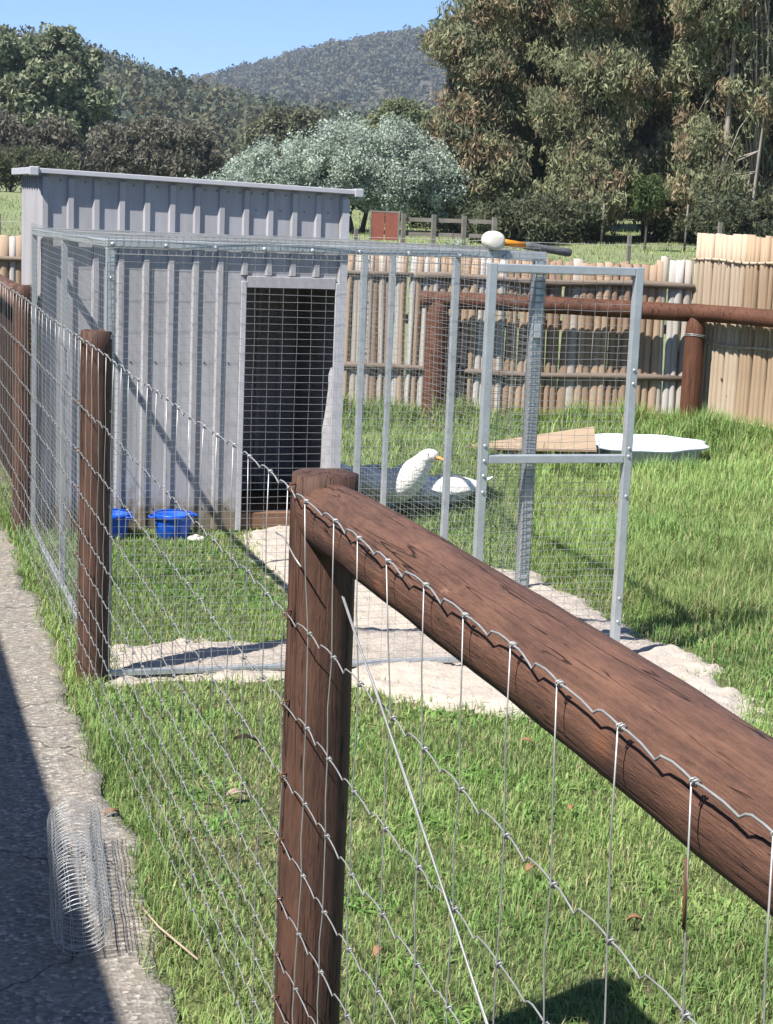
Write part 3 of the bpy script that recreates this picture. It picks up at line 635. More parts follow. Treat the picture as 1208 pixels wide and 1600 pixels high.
dr = empty('green_drum', g, 0, 'green drum standing among the far gum stems', 'drum')
MB().lathe([(0.0, 0), (0.28, 0), (0.3, 0.04), (0.3, 0.42), (0.315, 0.44), (0.3, 0.46), (0.3, 0.9), (0.29, 0.93), (0, 0.93)], 20).build('barrel', M['green_tank'], dr, True)
MB().lathe([(0.305, 0.9), (0.32, 0.92), (0.3, 0.95), (0.0, 0.955)], 20).build('lid', M['green_tank'], dr, True)
wf = empty('strand_wire_fence', (4.6, 17.45, 0), 0, 'thin plain wire fence just behind the slab fence', 'fence')
for (px, py, h) in ((-3.2, 1.0, 1.4), (0.3, -0.05, 1.4), (2.9, -1.05, 1.45), (3.75, -1.35, 1.62), (6.2, -2.2, 1.5)):
    MB().bar((px, py, -0.1), (px, py, h), 0.035, 0.035).build('post', M['grey_wood'], wf)
for h in (1.33, 1.12, 0.85, 0.5):
    MB().tube([(-3.2, 0.97, h), (0.3, -0.08, h-0.012), (2.9, -1.08, h+0.02), (3.75, -1.38, h+0.03), (6.2, -2.23, h+0.04)], 0.0022, 4).build('strand_wire', M['wire'], wf)
for k, (px, d, lab) in enumerate([(918, 49, 'thin grey stake right of the gap above the gate'), (1047, 47, 'grey stake nearest the tall board fence')]):
    g = gpt(px, d); s = empty('paddock_stake', g, 0, lab, 'stake', 'paddock stakes')
    MB().tube([(0,0,-0.1),(0.01,0.0,0.6),(0.02,0.01,1.15+0.1*(k%3))], [0.03,0.028,0.025], 7).build('shaft', M['grey_wood'], s, True)

# ------------------------------------------------------------------ the house whose eave shades the path (outside the frame)
h = empty('house', (0, 0, 0), 0, 'rendered house beside the path whose eave shades the concrete', 'house')
MB().box(-6.0, -1.75, -6, 11.5, 0, 2.45).build('wall', M['wall'], h)
MB().add([(-1.14,-6.6,2.33),(-1.14,12,2.33),(-1.14,-6.6,2.47),(-1.14,12,2.47),(-6.5,-6.6,4.3),(-6.5,12,4.3),(-6.5,-6.6,4.16),(-6.5,12,4.16)],
         [(0,1,3,2),(2,3,5,4),(0,6,7,1),(4,5,7,6),(0,2,4,6),(1,7,5,3)]).build('roof', M['roof'], h)
MB().box(-1.14, -1.105, -6.6, 12, 2.35, 2.485).build('gutter', M['shed_trim'], h)

# ------------------------------------------------------------------ shed
SX0, SX1, SY0, SY1 = 0.854, 2.375, 8.604, 9.615
def roof_z(x): return 1.772 - 0.025*(x - 0.81)
shed = empty('garden_shed', (0, 0, 0), 0, 'small grey ribbed steel shed with an open doorway', 'shed')
DX0, DX1, DZ = 1.858, 2.330, 1.25
T = 0.006
def sheet(name, pts, thick, axis, m, parent):
    """upright polygon sheet with thickness along axis"""
    mb = MB(); n_ = len(pts); off = Vector((0, thick, 0)) if axis == 'y' else Vector((thick, 0, 0))
    vs = [Vector(q) for q in pts] + [Vector(q)+off for q in pts]
    fs = [tuple(range(n_)), tuple(range(2*n_-1, n_-1, -1))] + [(i, n_+i, n_+(i+1)%n_, (i+1)%n_) for i in range(n_)]
    return mb.add(vs, fs).build(name, m, parent)
rib_mesh = {}
def rib(x, y, z0, z1, parent, side=False):
    """trapezoid rib on a wall sheet; front wall by default, left wall when side"""
    mb = MB(); w0, w1, dp = 0.021, 0.012, 0.013
    pr = [(-w0, 0), (-w1, -dp), (w1, -dp), (w0, 0)]
    for a, b in zip(pr[:-1], pr[1:]):
        if not side: mb.add([(x+a[0], y+a[1], z0), (x+b[0], y+b[1], z0), (x+b[0], y+b[1], z1), (x+a[0], y+a[1], z1)], [(0,1,2,3)])
        else: mb.add([(x+a[1], y-a[0], z0), (x+b[1], y-b[0], z0), (x+b[1], y-b[0], z1), (x+a[1], y-a[0], z1)], [(0,1,2,3)])
    return mb.build('rib', M['shed'], parent)
RIBX = [0.868 + 0.1232*k for k in range(13)]
# front wall: a sheet left of the door, one right of it, a header above it
fl = sheet('wall_sheet', [(SX0,SY0,0.0),(DX0,SY0,0.0),(DX0,SY0,roof_z(DX0)-0.012),(SX0,SY0,roof_z(SX0)-0.012)], T, 'y', M['shed'], shed)
fh = sheet('wall_sheet', [(DX0+0.001,SY0,DZ),(DX1,SY0,DZ),(DX1,SY0,roof_z(DX1)-0.012),(DX0+0.001,SY0,roof_z(DX0)-0.012)], T, 'y', M['shed'], shed)
frr = sheet('wall_sheet', [(DX1+0.001,SY0,0),(SX1,SY0,0),(SX1,SY0,roof_z(SX1)-0.012),(DX1+0.001,SY0,roof_z(DX1)-0.012)], T, 'y', M['shed'], shed)
for x in RIBX:
    if x < DX0 - 0.02: rib(x, SY0-0.001, 0.01, roof_z(x)-0.03, fl)
    elif x < DX1 - 0.01: rib(x, SY0-0.001, DZ+0.05, roof_z(x)-0.03, fh)
    else: rib(x+0.008, SY0-0.001, 0.01, roof_z(x)-0.03, frr)
lw = sheet('wall_sheet', [(SX0,SY0+T+0.001,0),(SX0,SY1,0),(SX0,SY1,roof_z(SX0)-0.012),(SX0,SY0+T+0.001,roof_z(SX0)-0.012)], T, 'x', M['shed'], shed)
for k in range(8): rib(SX0-0.001, SY0+0.06+0.1232*k, 0.01, roof_z(SX0)-0.03, lw, True)
sheet('wall_sheet', [(SX1-T,SY0+T+0.001,0),(SX1-T,SY1,0),(SX1-T,SY1,roof_z(SX1)-0.012),(SX1-T,SY0+T+0.001,roof_z(SX1)-0.012)], T, 'x', M['shed'], shed)
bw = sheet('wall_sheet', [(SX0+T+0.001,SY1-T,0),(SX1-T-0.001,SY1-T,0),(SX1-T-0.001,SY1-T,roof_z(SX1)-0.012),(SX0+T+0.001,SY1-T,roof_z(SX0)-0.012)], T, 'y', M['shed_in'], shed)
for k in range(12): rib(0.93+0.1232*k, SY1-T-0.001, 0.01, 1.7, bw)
rf = MB(); x0, x1 = SX0-0.035, SX1+0.035
rf.add([(x0,SY0-0.034,roof_z(x0)-0.01),(x1,SY0-0.034,roof_z(x1)-0.01),(x1,SY1+0.04,roof_z(x1)-0.01),(x0,SY1+0.04,roof_z(x0)-0.01),
        (x0,SY0-0.034,roof_z(x0)+0.002),(x1,SY0-0.034,roof_z(x1)+0.002),(x1,SY1+0.04,roof_z(x1)+0.002),(x0,SY1+0.04,roof_z(x0)+0.002)],
       [(0,3,2,1),(4,5,6,7),(0,1,5,4),(1,2,6,5),(2,3,7,6),(3,0,4,7)])
roof = rf.build('roof', M['shed'], shed)
MB().bar((x0+0.012,SY0-0.043,roof_z(x0)-0.004),(x1-0.012,SY0-0.043,roof_z(x1)-0.004),0.016,0.024).build('front_flashing', M['shed_trim'], roof, bevel=0.003)
MB().bar((x0-0.012,SY0-0.03,roof_z(x0)-0.006),(x0-0.012,SY1+0.05,roof_z(x0)-0.006),0.02,0.034).build('side_flashing', M['shed_trim'], roof, bevel=0.003)
MB().bar((x1+0.012,SY0-0.03,roof_z(x1)-0.006),(x1+0.012,SY1+0.05,roof_z(x1)-0.006),0.02,0.034).build('side_flashing', M['shed_trim'], roof, bevel=0.003)
for xx in (x0-0.008, x1+0.008): MB().box(xx-0.022, xx+0.022, SY0-0.06, SY0-0.028, roof_z(xx)-0.028, roof_z(xx)+0.014).build('end_cap', M['shed_trim'], roof, bevel=0.004)
# door surround
MB().box(DX0-0.022, DX0+0.006, SY0-0.016, SY0-0.002, 0, DZ+0.02).build('door_jamb', M['shed_trim'], shed, bevel=0.003)
MB().box(DX1-0.006, DX1+0.02, SY0-0.016, SY0-0.002, 0, DZ+0.02).build('door_jamb', M['shed_trim'], shed, bevel=0.003)
MB().box(DX0+0.007, DX1-0.007, SY0-0.014, SY0-0.002, DZ-0.012, DZ+0.045).build('door_header', M['shed'], shed, bevel=0.003)
MB().box(SX1-0.03, SX1+0.006, SY0-0.018, SY0-0.015, 0.0, roof_z(SX1)-0.04).build('corner_trim', M['shed_trim'], shed)
# torn sheet edge bent into the doorway
tz = [0.0, 0.1, 0.25, 0.4, 0.52, 0.62, 0.74, 0.80, 0.84]; tw = [0.040, 0.042, 0.041, 0.036, 0.036, 0.022, 0.012, 0.014, 0.003]
tb = MB()
for (za, wa), (zb, wb) in zip(zip(tz[:-1], tw[:-1]), zip(tz[1:], tw[1:])):
    tb.add([(DX1-0.007,SY0-0.010,za),(DX1-0.007-wa,SY0+0.012+wa*0.3,za),(DX1-0.007-wb,SY0+0.012+wb*0.3,zb),(DX1-0.007,SY0-0.010,zb),
            (DX1-0.007,SY0-0.007,za),(DX1-0.007-wa,SY0+0.015+wa*0.3,za),(DX1-0.007-wb,SY0+0.015+wb*0.3,zb),(DX1-0.007,SY0-0.007,zb)], [(0,1,2,3),(7,6,5,4),(1,5,6,2),(0,3,7,4)])
tag(tb.build('bent_sheet', M['shed'], shed), 'torn pale steel edge bent into the doorway')
MB().box(DX0+0.007, DX1-0.06, SY0+0.02, SY0+0.07, 0.0, 0.085).build('sill', M['sill'], shed, bevel=0.004)
MB().box(SX0+0.01, SX1-0.01, SY0+0.08, SY1-0.01, 0.0, 0.03).build('floor_board', M['sill'], shed)
sm = MB(); sm.sphere((0,0,0), 0.0045, 6, 4)
sme = sm.mesh('screw', M['bolt'], True)
for x in RIBX:
    for zz in (0.86, 0.12) if x < DX0-0.02 else ((1.62,)):
        o = bpy.data.objects.new('screw', sme); COL.objects.link(o); o.parent = shed; o.location = (x+0.05, SY0-0.002, zz)
for k in range(26):
    o = bpy.data.objects.new('screw', sme); COL.objects.link(o); o.parent = shed; o.location = (SX0+0.03+k*0.0585, SY0-0.002, roof_z(SX0+k*0.0585)-0.045)

# ------------------------------------------------------------------ wire run in front of the shed
CX0, CX1, CY0, CY1, CH = 0.815, 2.361, 5.926, 8.585, 1.515
cage = empty('poultry_run', (0, 0, 0), 0, 'galvanised tube and welded mesh poultry run joined to the shed', 'cage')
def tubebar(name, p, q, w, parent, h=None): return MB().bar(p, q, w, h or w).build(name, M['galv'], parent, bevel=0.003)
for (x, y, w, hh) in ((CX0, CY0, 0.03, CH-0.015), (CX1, CY0, 0.042, CH-0.012), (CX0, 7.28, 0.025, CH-0.032), (CX0, CY1-0.02, 0.025, CH-0.045), (CX1, 6.84, 0.028, CH-0.04), (CX1, 7.74, 0.025, CH-0.048), (CX1, 8.21, 0.03, CH-0.052)):
    tubebar('post', (x, y, -0.02), (x, y, hh), w, cage)
tubebar('top_rail', (CX0-0.015, CY0-0.001, CH), (CX1+0.021, CY0-0.001, CH+0.004), 0.032, cage, 0.028)
tubebar('top_rail', (CX0, CY0+0.017, CH-0.002), (CX0, CY1, CH-0.038), 0.026, cage)
tubebar('top_rail', (CX1-0.004, CY0+0.022, CH-0.006), (CX1-0.004, CY1, CH-0.04), 0.026, cage)
tubebar('top_rail', (CX0+0.014, CY1-0.018, CH-0.038), (CX1-0.02, CY1-0.018, CH-0.04), 0.025, cage)
tubebar('top_rail', (CX0+0.014, 7.28, CH-0.022), (CX1-0.02, 7.28, CH-0.024), 0.02, cage)
tubebar('bottom_rail', (CX0+0.016, CY0, 0.022), (CX1-0.022, CY0, 0.022), 0.02, cage)
tubebar('bottom_rail', (CX0, CY0+0.016, 0.03), (CX0, CY1-0.034, 0.03), 0.026, cage)
tubebar('bottom_rail', (CX1, CY0+0.022, 0.03), (CX1, CY1, 0.03), 0.026, cage)

def weld_mesh(name, origin, du, dv, nu, nv, su, sv, nrm, parent, r=0.00062, wob=0.0025, m=None, start=0.0):
    """wires: nu along v at spacing su (u axis), nv along u at spacing sv; each wire a 4-sided tube with slight bends"""
    o = Vector(origin); du = Vector(du); dv = Vector(dv); nrm = Vector(nrm); mb = MB()
    Lu, Lv = su*(nu-1), sv*(nv-1)
    ph = rnd.uniform(0, 6)
    def bulge(u, v): return nrm*(0.006*math.sin(u*3.1+ph)*math.sin(v*2.6+ph*1.7) + 0.003*math.sin(u*9+v*7+ph))
    for i in range(nu):
        u = i*su; j = rnd.uniform(-wob, wob)
        mb.tube([o + du*(u + j*math.sin(k*1.9+i)) + dv*(Lv*k/9) + bulge(u, Lv*k/9) for k in range(10)], r, 4, False)
    for i in range(nv):
        v = i*sv; j = rnd.uniform(-wob, wob)
        mb.tube([o + dv*(v + j*math.sin(k*1.7+i)) + du*(Lu*k/9) + bulge(Lu*k/9, v) + nrm*r*1.6 for k in range(10)], r, 4, False)
    return mb.build(name, m or M['mesh'], parent, True)
X_, Y_, Z_ = (1,0,0), (0,1,0), (0,0,1)
# front mesh, on the sunny face of the posts
weld_mesh('front_mesh', (CX0-0.01, CY0-0.024, 0.02), X_, Z_, 32, 61, 0.0505, 0.0252, (0,-1,0), cage)
weld_mesh('left_mesh', (CX0-0.018, CY0, 0.02), Y_, Z_, 53, 61, 0.0505, 0.0250, (-1,0,0), cage)
weld_mesh('right_mesh', (CX1+0.024, CY0, 0.0), Y_, Z_, 53, 60, 0.0505, 0.0248, (1,0,0), cage)
weld_mesh('roof_mesh', (CX0-0.02, CY0-0.01, CH+0.016), X_, (0,1,-0.0135), 32, 53, 0.0505, 0.0505, (0,0,1), cage)
# mesh edge folded down over the front rail, and doubled strips on two posts
weld_mesh('folded_mesh_edge', (CX0-0.01, CY0-0.028, CH-0.035), X_, Z_, 62, 4, 0.0253, 0.022, (0,-1,0), cage, 0.0010)
weld_mesh('mesh_strip', (CX0-0.013, CY0-0.030, 0.05), X_, Z_, 2, 47, 0.026, 0.0305, (0,-1,0), cage, 0.0010, m=M['bolt'])
weld_mesh('mesh_strip', (CX1-0.02, CY0-0.030, 0.05), X_, Z_, 2, 56, 0.036, 0.0255, (0,-1,0), cage, 0.0010, m=M['bolt'])
weld_mesh('mesh_strip', (CX1+0.029, 8.20, 0.05), Y_, Z_, 2, 50, 0.026, 0.028, (1,0,0), cage, 0.0010, m=M['bolt'])
bm_ = MB(); bm_.sphere((0,0,0), 0.0085, 8, 5, (1,0.7,1)); bolt_me = bm_.mesh('bolt', M['galv'], True)
def bolt(parent, p, s=1.0):
    o = bpy.data.objects.new('bolt', bolt_me); COL.objects.link(o); o.parent = parent; o.location = p; o.scale = (s, s, s)
for x in (0.82, 1.0, 1.17, 1.34, 1.51, 1.68, 1.86, 2.05, 2.22): bolt(cage, (x, CY0-0.022, CH-0.004), 1.0)
for z in (0.3, 0.62, 0.95, 1.2, 1.40): bolt(cage, (CX0, CY0-0.026, z), 0.8); bolt(cage, (CX1+0.022, 8.21, z), 0.8)

# gate leaf hung in front of the corner
gate = empty('run_gate', (2.146, 5.872, 0.045), 0, 'square tube gate with mesh infill hanging open at the run corner', 'gate')
GW, GH, w = 0.60, 1.445, 0.032
MB().box(0, w, -0.016, 0.016, 0, GH).build('stile', M['galv'], gate, bevel=0.003)
MB().box(GW-w, GW, -0.016, 0.016, 0, GH).build('stile', M['galv'], gate, bevel=0.003)
for z in (0, 0.725, GH-w): MB().box(w+0.0005, GW-w-0.0005, -0.0155, 0.0155, z, z+0.03).build('rail', M['galv'], gate, bevel=0.003)
weld_mesh('mesh_infill', (0.016, 0.018, 0.012), X_, Z_, 12, 56, 0.0515, 0.0254, (0,1,0), gate, 0.0008)
for z in (0.62, 0.68, 0.735, 0.79): bolt(gate, (0.016, -0.017, z), 0.8)
for z in (0.12, 0.21, 0.60, 0.75, 0.78, 1.02, 1.07): bolt(gate, (GW-0.016, -0.017, z), 0.8)
for z in (0.25, 1.18): MB().box(0.196, 0.222, 0.019, 0.032, z, z+0.05).build('hinge', M['galv'], gate, bevel=0.002)

# mallet lying on the front rail
mal = empty('mallet', (2.178, CY0-0.004, CH+0.018+0.034), 0, 'white rubber mallet with orange handle lying on the run rail', 'mallet')
mh = MB(); prof = [(0.0,-0.055),(0.022,-0.055),(0.030,-0.050),(0.033,-0.040),(0.0345,0),(0.033,0.040),(0.030,0.050),(0.022,0.055),(0.0,0.055)]
mh.lathe(prof, 24); o = mh.build('head', M['white_rubber'], mal, True); o.rotation_euler = (math.radians(90), 0, math.radians(-4)); o.scale = (1.08, 1.0, 0.8)
ax = Vector((0.30, 0.02, -0.034)).normalized()
MB().tube([ax*0.028, ax*0.06, ax*0.125], [0.0125, 0.0118, 0.0115], 12).build('handle', M['orange'], mal, True)
MB().tube([ax*0.1255, ax*0.15, ax*0.2, ax*0.26, ax*0.305, ax*0.312], [0.0135, 0.0138, 0.0132, 0.0145, 0.0155, 0.012], 12).build('grip', M['grip'], mal, True)

# ------------------------------------------------------------------ stock fence along the path
XF = 0.772; XW = XF - 0.0625
fence = empty('stock_fence', (0, 0, 0), 0, 'brown log and hinged wire stock fence along the path', 'fence')
def log_post(y, h, r, mname, x=XF, lean=(0,0), z0=-0.1):
    nseg, nn = 26, 28; V = []; Fq = []
    for i in range(nseg+1):
        q = i/nseg; z = z0 + (h-z0)*q
        for k in range(nn):
            a = 2*math.pi*k/nn; rr = r*(1 + 0.025*math.sin(3*a + y) + 0.014*math.sin(z*9+2*a+y*3) + 0.008*math.sin(7*a+z*23)) * (1.04 - 0.04*q)
            if i == nseg: rr *= 0.975
            V.append((rr*math.cos(a) + lean[0]*q, rr*math.sin(a) + lean[1]*q, z))
    for i in range(nseg):
        for k in range(nn):
            k2 = (k+1) % nn; Fq.append((i*nn+k, i*nn+k2, (i+1)*nn+k2, (i+1)*nn+k))
    base = nseg*nn; t = len(V)
    # sawn top, slightly domed and uneven
    for f_, zz in ((0.75, 0.003), (0.35, 0.002)):
        for k in range(nn):
            a = 2*math.pi*k/nn; V.append((r*f_*math.cos(a)+lean[0], r*f_*math.sin(a)+lean[1], h + zz + 0.0015*math.sin(3*a)))
    V.append((lean[0], lean[1], h+0.001)); c = len(V)-1
    for k in range(nn):
        k2 = (k+1) % nn
        Fq.append((base+k, base+k2, t+k2, t+k)); Fq.append((t+k, t+k2, t+nn+k2, t+nn+k)); Fq.append((t+nn+k, t+nn+k2, c))
    mb = MB(); mb.add(V, Fq); o = mb.build('post', M[mname], fence, True); o.location = (x, y, 0); return o
log_post(2.885, 1.221, 0.059, 'log'); log_post(5.926, 1.219, 0.054, 'log'); log_post(8.60, 1.219, 0.055, 'log'); log_post(11.4, 1.21, 0.055, 'log'); log_post(-0.1, 1.22, 0.06, 'log')
def log_rail(p, q, r, name, mname, parent, seg=60, nn=28, wave=1.0, taper=0.0):
    p = Vector(p); q = Vector(q); d = q-p; L = d.length; t = d.normalized(); a = t.cross(Vector((0,0,1))).normalized(); b = a.cross(t)
    V = []; Fq = []
    for i in range(seg+1):
        s = i/seg; z = s*L
        for k in range(nn):
            an = 2*math.pi*k/nn
            rr = r*(1 + wave*(0.022*math.sin(2*an+z*2.1) + 0.014*math.sin(3*an+z*6.0) + 0.008*math.sin(5*an - z*17) + 0.006*math.sin(an*8+z*31)))
            rr *= 1 - taper*max(0.0, 1 - s/0.12)**2
            V.append(a*math.cos(an)*rr + b*math.sin(an)*rr + t*z + b*0.006*wave*math.sin(z*2.3))
    for i in range(seg):
        for k in range(nn):
            k2 = (k+1) % nn; Fq.append((i*nn+k, i*nn+k2, (i+1)*nn+k2, (i+1)*nn+k))
    V += [Vector((0,0,0)), d]; c0, c1 = len(V)-2, len(V)-1
    for k in range(nn):
        k2 = (k+1) % nn; Fq.append((c0, k2, k)); Fq.append((c1, seg*nn+k, seg*nn+k2))
    mb = MB(); mb.add(V, Fq); o = mb.build(name, M[mname], parent, True); o.location = p; return o
log_rail((XF+0.004, 2.872, 1.150), (XF+0.002, -0.1, 1.172), 0.0635, 'top_rail', 'log_rail', fence, 110, taper=0.06)
log_rail((XF, 8.60, 1.135), (XF, 11.4, 1.135), 0.058, 'top_rail', 'log_rail', fence, 50)
# dark slabs nailed between the far posts
y = 8.72
while y < 11.3:
    ww = rnd.uniform(0.07, 0.12); mb = MB(); mb.box(-0.014, 0.014, 0, ww-0.012, 0.02, rnd.uniform(1.02, 1.07))
    o = mb.build('slab', M['log_dark'], fence, bevel=0.004); o.location = (XF+0.08+rnd.uniform(-.008,.008), y, 0); y += ww
# wires
WZ = [1.200, 0.978, 0.815, 0.682, 0.560, 0.452, 0.345, 0.262, 0.178, 0.095]
STAY = []
y = 0.72
while y < 12.6: STAY.append(y); y += 0.1545 + rnd.uniform(-0.006, 0.006)
def knot_pos(i, j):
    s = math.sin(i*12.9898 + j*78.233)*43758.5453; s -= math.floor(s); s2 = math.sin(i*39.3 + j*11.1)*24634.63; s2 -= math.floor(s2)
    return Vector((XW - (0.008 if j == 0 and STAY[i] < 2.8 else 0.0) - 0.004*(s-0.5), STAY[i] + (s-0.5)*0.014, WZ[j] + (s2-0.5)*0.008))
for j in range(len(WZ)):
    pts = []
    for i in range(len(STAY)-1):
        a, b = knot_pos(i, j), knot_pos(i+1, j); d = b-a
        s = math.sin(i*7.7+j*3.3)*9999; s -= math.floor(s); dip = 0.006 + 0.006*s; mq = 0.42 + 0.2*s
        up = Vector((0, 0, 1))
        pts += [a, a+d*0.14+up*0.0025, a+d*0.28+up*0.0035, a+d*(mq-0.07)+up*0.001, a+d*mq-up*dip*0.8, a+d*(mq+0.06)-up*dip*0.55, a+d*(mq+0.2)-up*dip*0.1, a+d*0.88+up*0.001]
    pts.append(knot_pos(len(STAY)-1, j))
    MB().tube(pts, 0.00125 if j else 0.0015, 5).build('line_wire', M['wire'], fence, True)
for i in range(len(STAY)):
    pts = []; kn = MB()
    for j in range(len(WZ)):
        p = knot_pos(i, j); q = p + Vector((-0.003, 0, 0)); pts.append(q)
        if j < len(WZ)-1:
            nx = knot_pos(i, j+1); bw_ = math.sin(i*3.1+j*1.9)*0.006
            pts.append(q*0.5 + nx*0.5 + Vector((-0.003, bw_, 0)))
        ring = [p + Vector((0.0042*math.cos(t_), -0.005+0.010*t_/12.6, 0.0042*math.sin(t_))) for t_ in [k*12.6/10 for k in range(11)]]
        kn.tube(ring, 0.00115, 4)
    st = MB().tube(pts, 0.00105, 5).build('stay_wire', M['rust'] if i in (3,) and False else M['wire'], fence, True)
    tag(kn.build('knots', M['wire'], st, True), kind='stuff')
# rusty length on one stay (a sleeve of rust over the wire)
i = min(range(len(STAY)), key=lambda k: abs(STAY[k]-1.289)); a, b = knot_pos(i, 0), knot_pos(i, 1)
MB().tube([a + (b-a)*0.32 + Vector((-0.005, 0.001, 0)), a + (b-a)*0.5 + Vector((-0.006, math.sin(i*3.1)*0.006, 0)), a + (b-a)*0.62 + Vector((-0.006, math.sin(i*3.1)*0.005, 0))], 0.0017, 6).build('rust_length', M['rust'], fence, True)
# doubled tie wire running down from the post
for o_ in (0.0, 0.008):
    MB().tube([(XW-0.012, 2.47+o_, 1.098), (XW-0.012, 2.38+o_*0.6, 1.05), (XW-0.010, 2.293-o_, 1.002), (XW-0.010, 2.132+o_, 0.925), (XW-0.010, 1.917-o_*0.5, 0.81), (XW-0.008, 1.783+o_, 0.735), (XW-0.008, 1.55-o_, 0.60)], 0.0016, 5).build('tie_wire', M['wire'], fence, True)
MB().tube([(XW-0.005,2.95,1.105),(XW-0.004,2.90,1.108),(XW+0.0,2.83,1.085),(XW+0.004,2.80,1.075)], 0.0017, 5).build('tie_wire', M['wire'], fence, True)
# staples on the posts
sp = MB(); sp.tube([(0.004,-0.007,0),(-0.006,-0.007,0),(-0.008,0,0),(-0.006,0.007,0),(0.004,0.007,0)], 0.0018, 5); spm = sp.mesh('staple', M['rust'], True)
for yy in (2.86, 5.90, 8.57):
    for z in WZ:
        o = bpy.data.objects.new('staple', spm); COL.objects.link(o); o.parent = fence; o.location = (XW+0.002, yy, z); o.rotation_euler = (rnd.uniform(0.6, 1.4), 0, 0)

# ------------------------------------------------------------------ slab fence at the back, log rail in front of it
def slab_piece(h, w, d, seed, point=0.0):
    """half-round sawn slab, curved face towards -y"""
    mb = MB(); nz_, nn = 7, 8; V = []; Fq = []; r_ = random.Random(seed); bend = r_.uniform(-0.012, 0.012)
    for i in range(nz_+1):
        q = i/nz_; ww = w*(1 + 0.10*math.sin(q*6+seed) + r_.uniform(-0.03, 0.03)); xo = bend*math.sin(q*3.1)
        for k in range(nn):
            a = math.pi*k/(nn-1); V.append((xo - ww/2*math.cos(a), -d*math.sin(a), -0.05 + (h+0.05)*q + (0.008*math.sin(k+seed) if i == nz_ else 0)))
    for i in range(nz_):
        for k in range(nn-1): Fq.append((i*nn+k, i*nn+k+1, (i+1)*nn+k+1, (i+1)*nn+k))
        Fq.append((i*nn+nn-1, i*nn, (i+1)*nn, (i+1)*nn+nn-1))
    Fq.append(tuple(nz_*nn + k for k in range(nn)))
    mb.add(V, Fq); return mb
back = empty('slab_fence', (3.64, 13.03, 0), math.atan2(-0.78, 2.51), 'weathered half round timber slab fence across the back of the yard', 'fence')
protos = [[slab_piece(1.30, 0.094, 0.042, s).mesh('slab', PICK[m_], True) for s in range(4)] for m_ in range(4)]
x = -3.4; k = 0
while x < 2.63:
    ww = rnd.uniform(0.046, 0.066)
    u = rnd.random()
    if x < 0.35 and x > -0.6: c = 0 if u < .55 else (2 if u < .75 else (3 if u < .85 else 1))
    elif x > 2.35: c = 3 if u < .7 else 2
    elif x < 1.2: c = 3 if u < 0.28 else (2 if u < 0.45 else 0)
    else: c = 1 if u < .55 else (0 if u < .9 else 2)
    o = bpy.data.objects.new('slab', protos[c][k % 4]); COL.objects.link(o); o.parent = back
    o.location = (x+ww/2, rnd.uniform(-0.006, 0.006), 0); o.scale = (ww*1.22/0.094, rnd.uniform(0.75, 1.25), rnd.uniform(0.985, 1.012)*(1.03 if x > 2.3 else 1.0)); o.rotation_euler = (rnd.uniform(-0.006, 0.006), rnd.uniform(-0.016, 0.016), 0)
    x += ww; k += 1
for (xa, xb, z, r_, m_) in ((0.5, 2.64, 1.135, 0.026, M['batten']), (-3.4, 0.48, 1.15, 0.02, M['batten']), (-0.3, 2.64, 0.42, 0.025, M['batten']), (-3.4, -0.32, 0.53, 0.02, M['batten'])):
    pts = [(xa + (xb-xa)*q/10, -0.05 + 0.004*math.sin(q*2.2), z + 0.012*math.sin(q*0.9+xa)) for q in range(11)]
    MB().tube(pts, [r_*(1+0.12*math.sin(q*1.7)) for q in range(11)], 8).build('batten', m_, back, True)
MB().bar((-3.4, 0.02, 0.8), (2.6, 0.02, 0.8), 0.03, 0.07).build('back_rail', M['batten'], back)
# taller panel coming forward on the right
pdir = Vector((0.4, -0.92, 0)).normalized(); pang = math.atan2(pdir.y, pdir.x)
side = empty('tall_slab_fence', (6.17, 12.24, 0), pang, 'taller honey coloured board fence running forward on the right', 'fence')
protos2 = [[slab_piece(1.54, 0.066, 0.022, 50+s).mesh('board', PICK[m_], True) for s in range(3)] for m_ in (4, 5)]
x = 0.0; k = 0
while x < 3.0:
    ww = rnd.uniform(0.036, 0.05); c = 1 if x < 0.28 else (0 if rnd.random() < 0.75 else 1)
    o = bpy.data.objects.new('board', protos2[c][k % 3]); COL.objects.link(o); o.parent = side
    o.location = (x+ww/2, rnd.uniform(-0.004, 0.004), 0); o.scale = (ww*1.2/0.066, rnd.uniform(1.3, 2.0), 1.0 + rnd.uniform(-0.006, 0.006)); o.rotation_euler = (0, rnd.uniform(-0.006, 0.006), 0)
    x += ww; k += 1
for z in (1.35, 0.72, 0.15):
    pts = [(0.0 + 3.0*q/24, -0.034, z + 0.008*math.sin(q*1.3+z*9)) for q in range(25)]
    MB().tube(pts, 0.011, 6).build('batten', PICK[5], side, True)
    tb_ = MB()
    for q in range(40): tb_.tube([(0.03+q*0.072, -0.047, z-0.018), (0.04+q*0.072, -0.05, z+0.018)], 0.004, 4)
    tb_.build('lashing', PICK[4], side, True)
km = MB(); km.sphere((0,0,0), 0.011, 8, 5, (1, 0.6, 1)); kme = km.mesh('knot', M['knot'], True)
for _ in range(46):
    o = bpy.data.objects.new('knot', kme); COL.objects.link(o); o.parent = side; o.location = (rnd.uniform(0.02, 2.0), -0.021, rnd.uniform(0.15, 1.5)); s = rnd.uniform(0.6, 1.1); o.scale = (s, s, s*1.2)
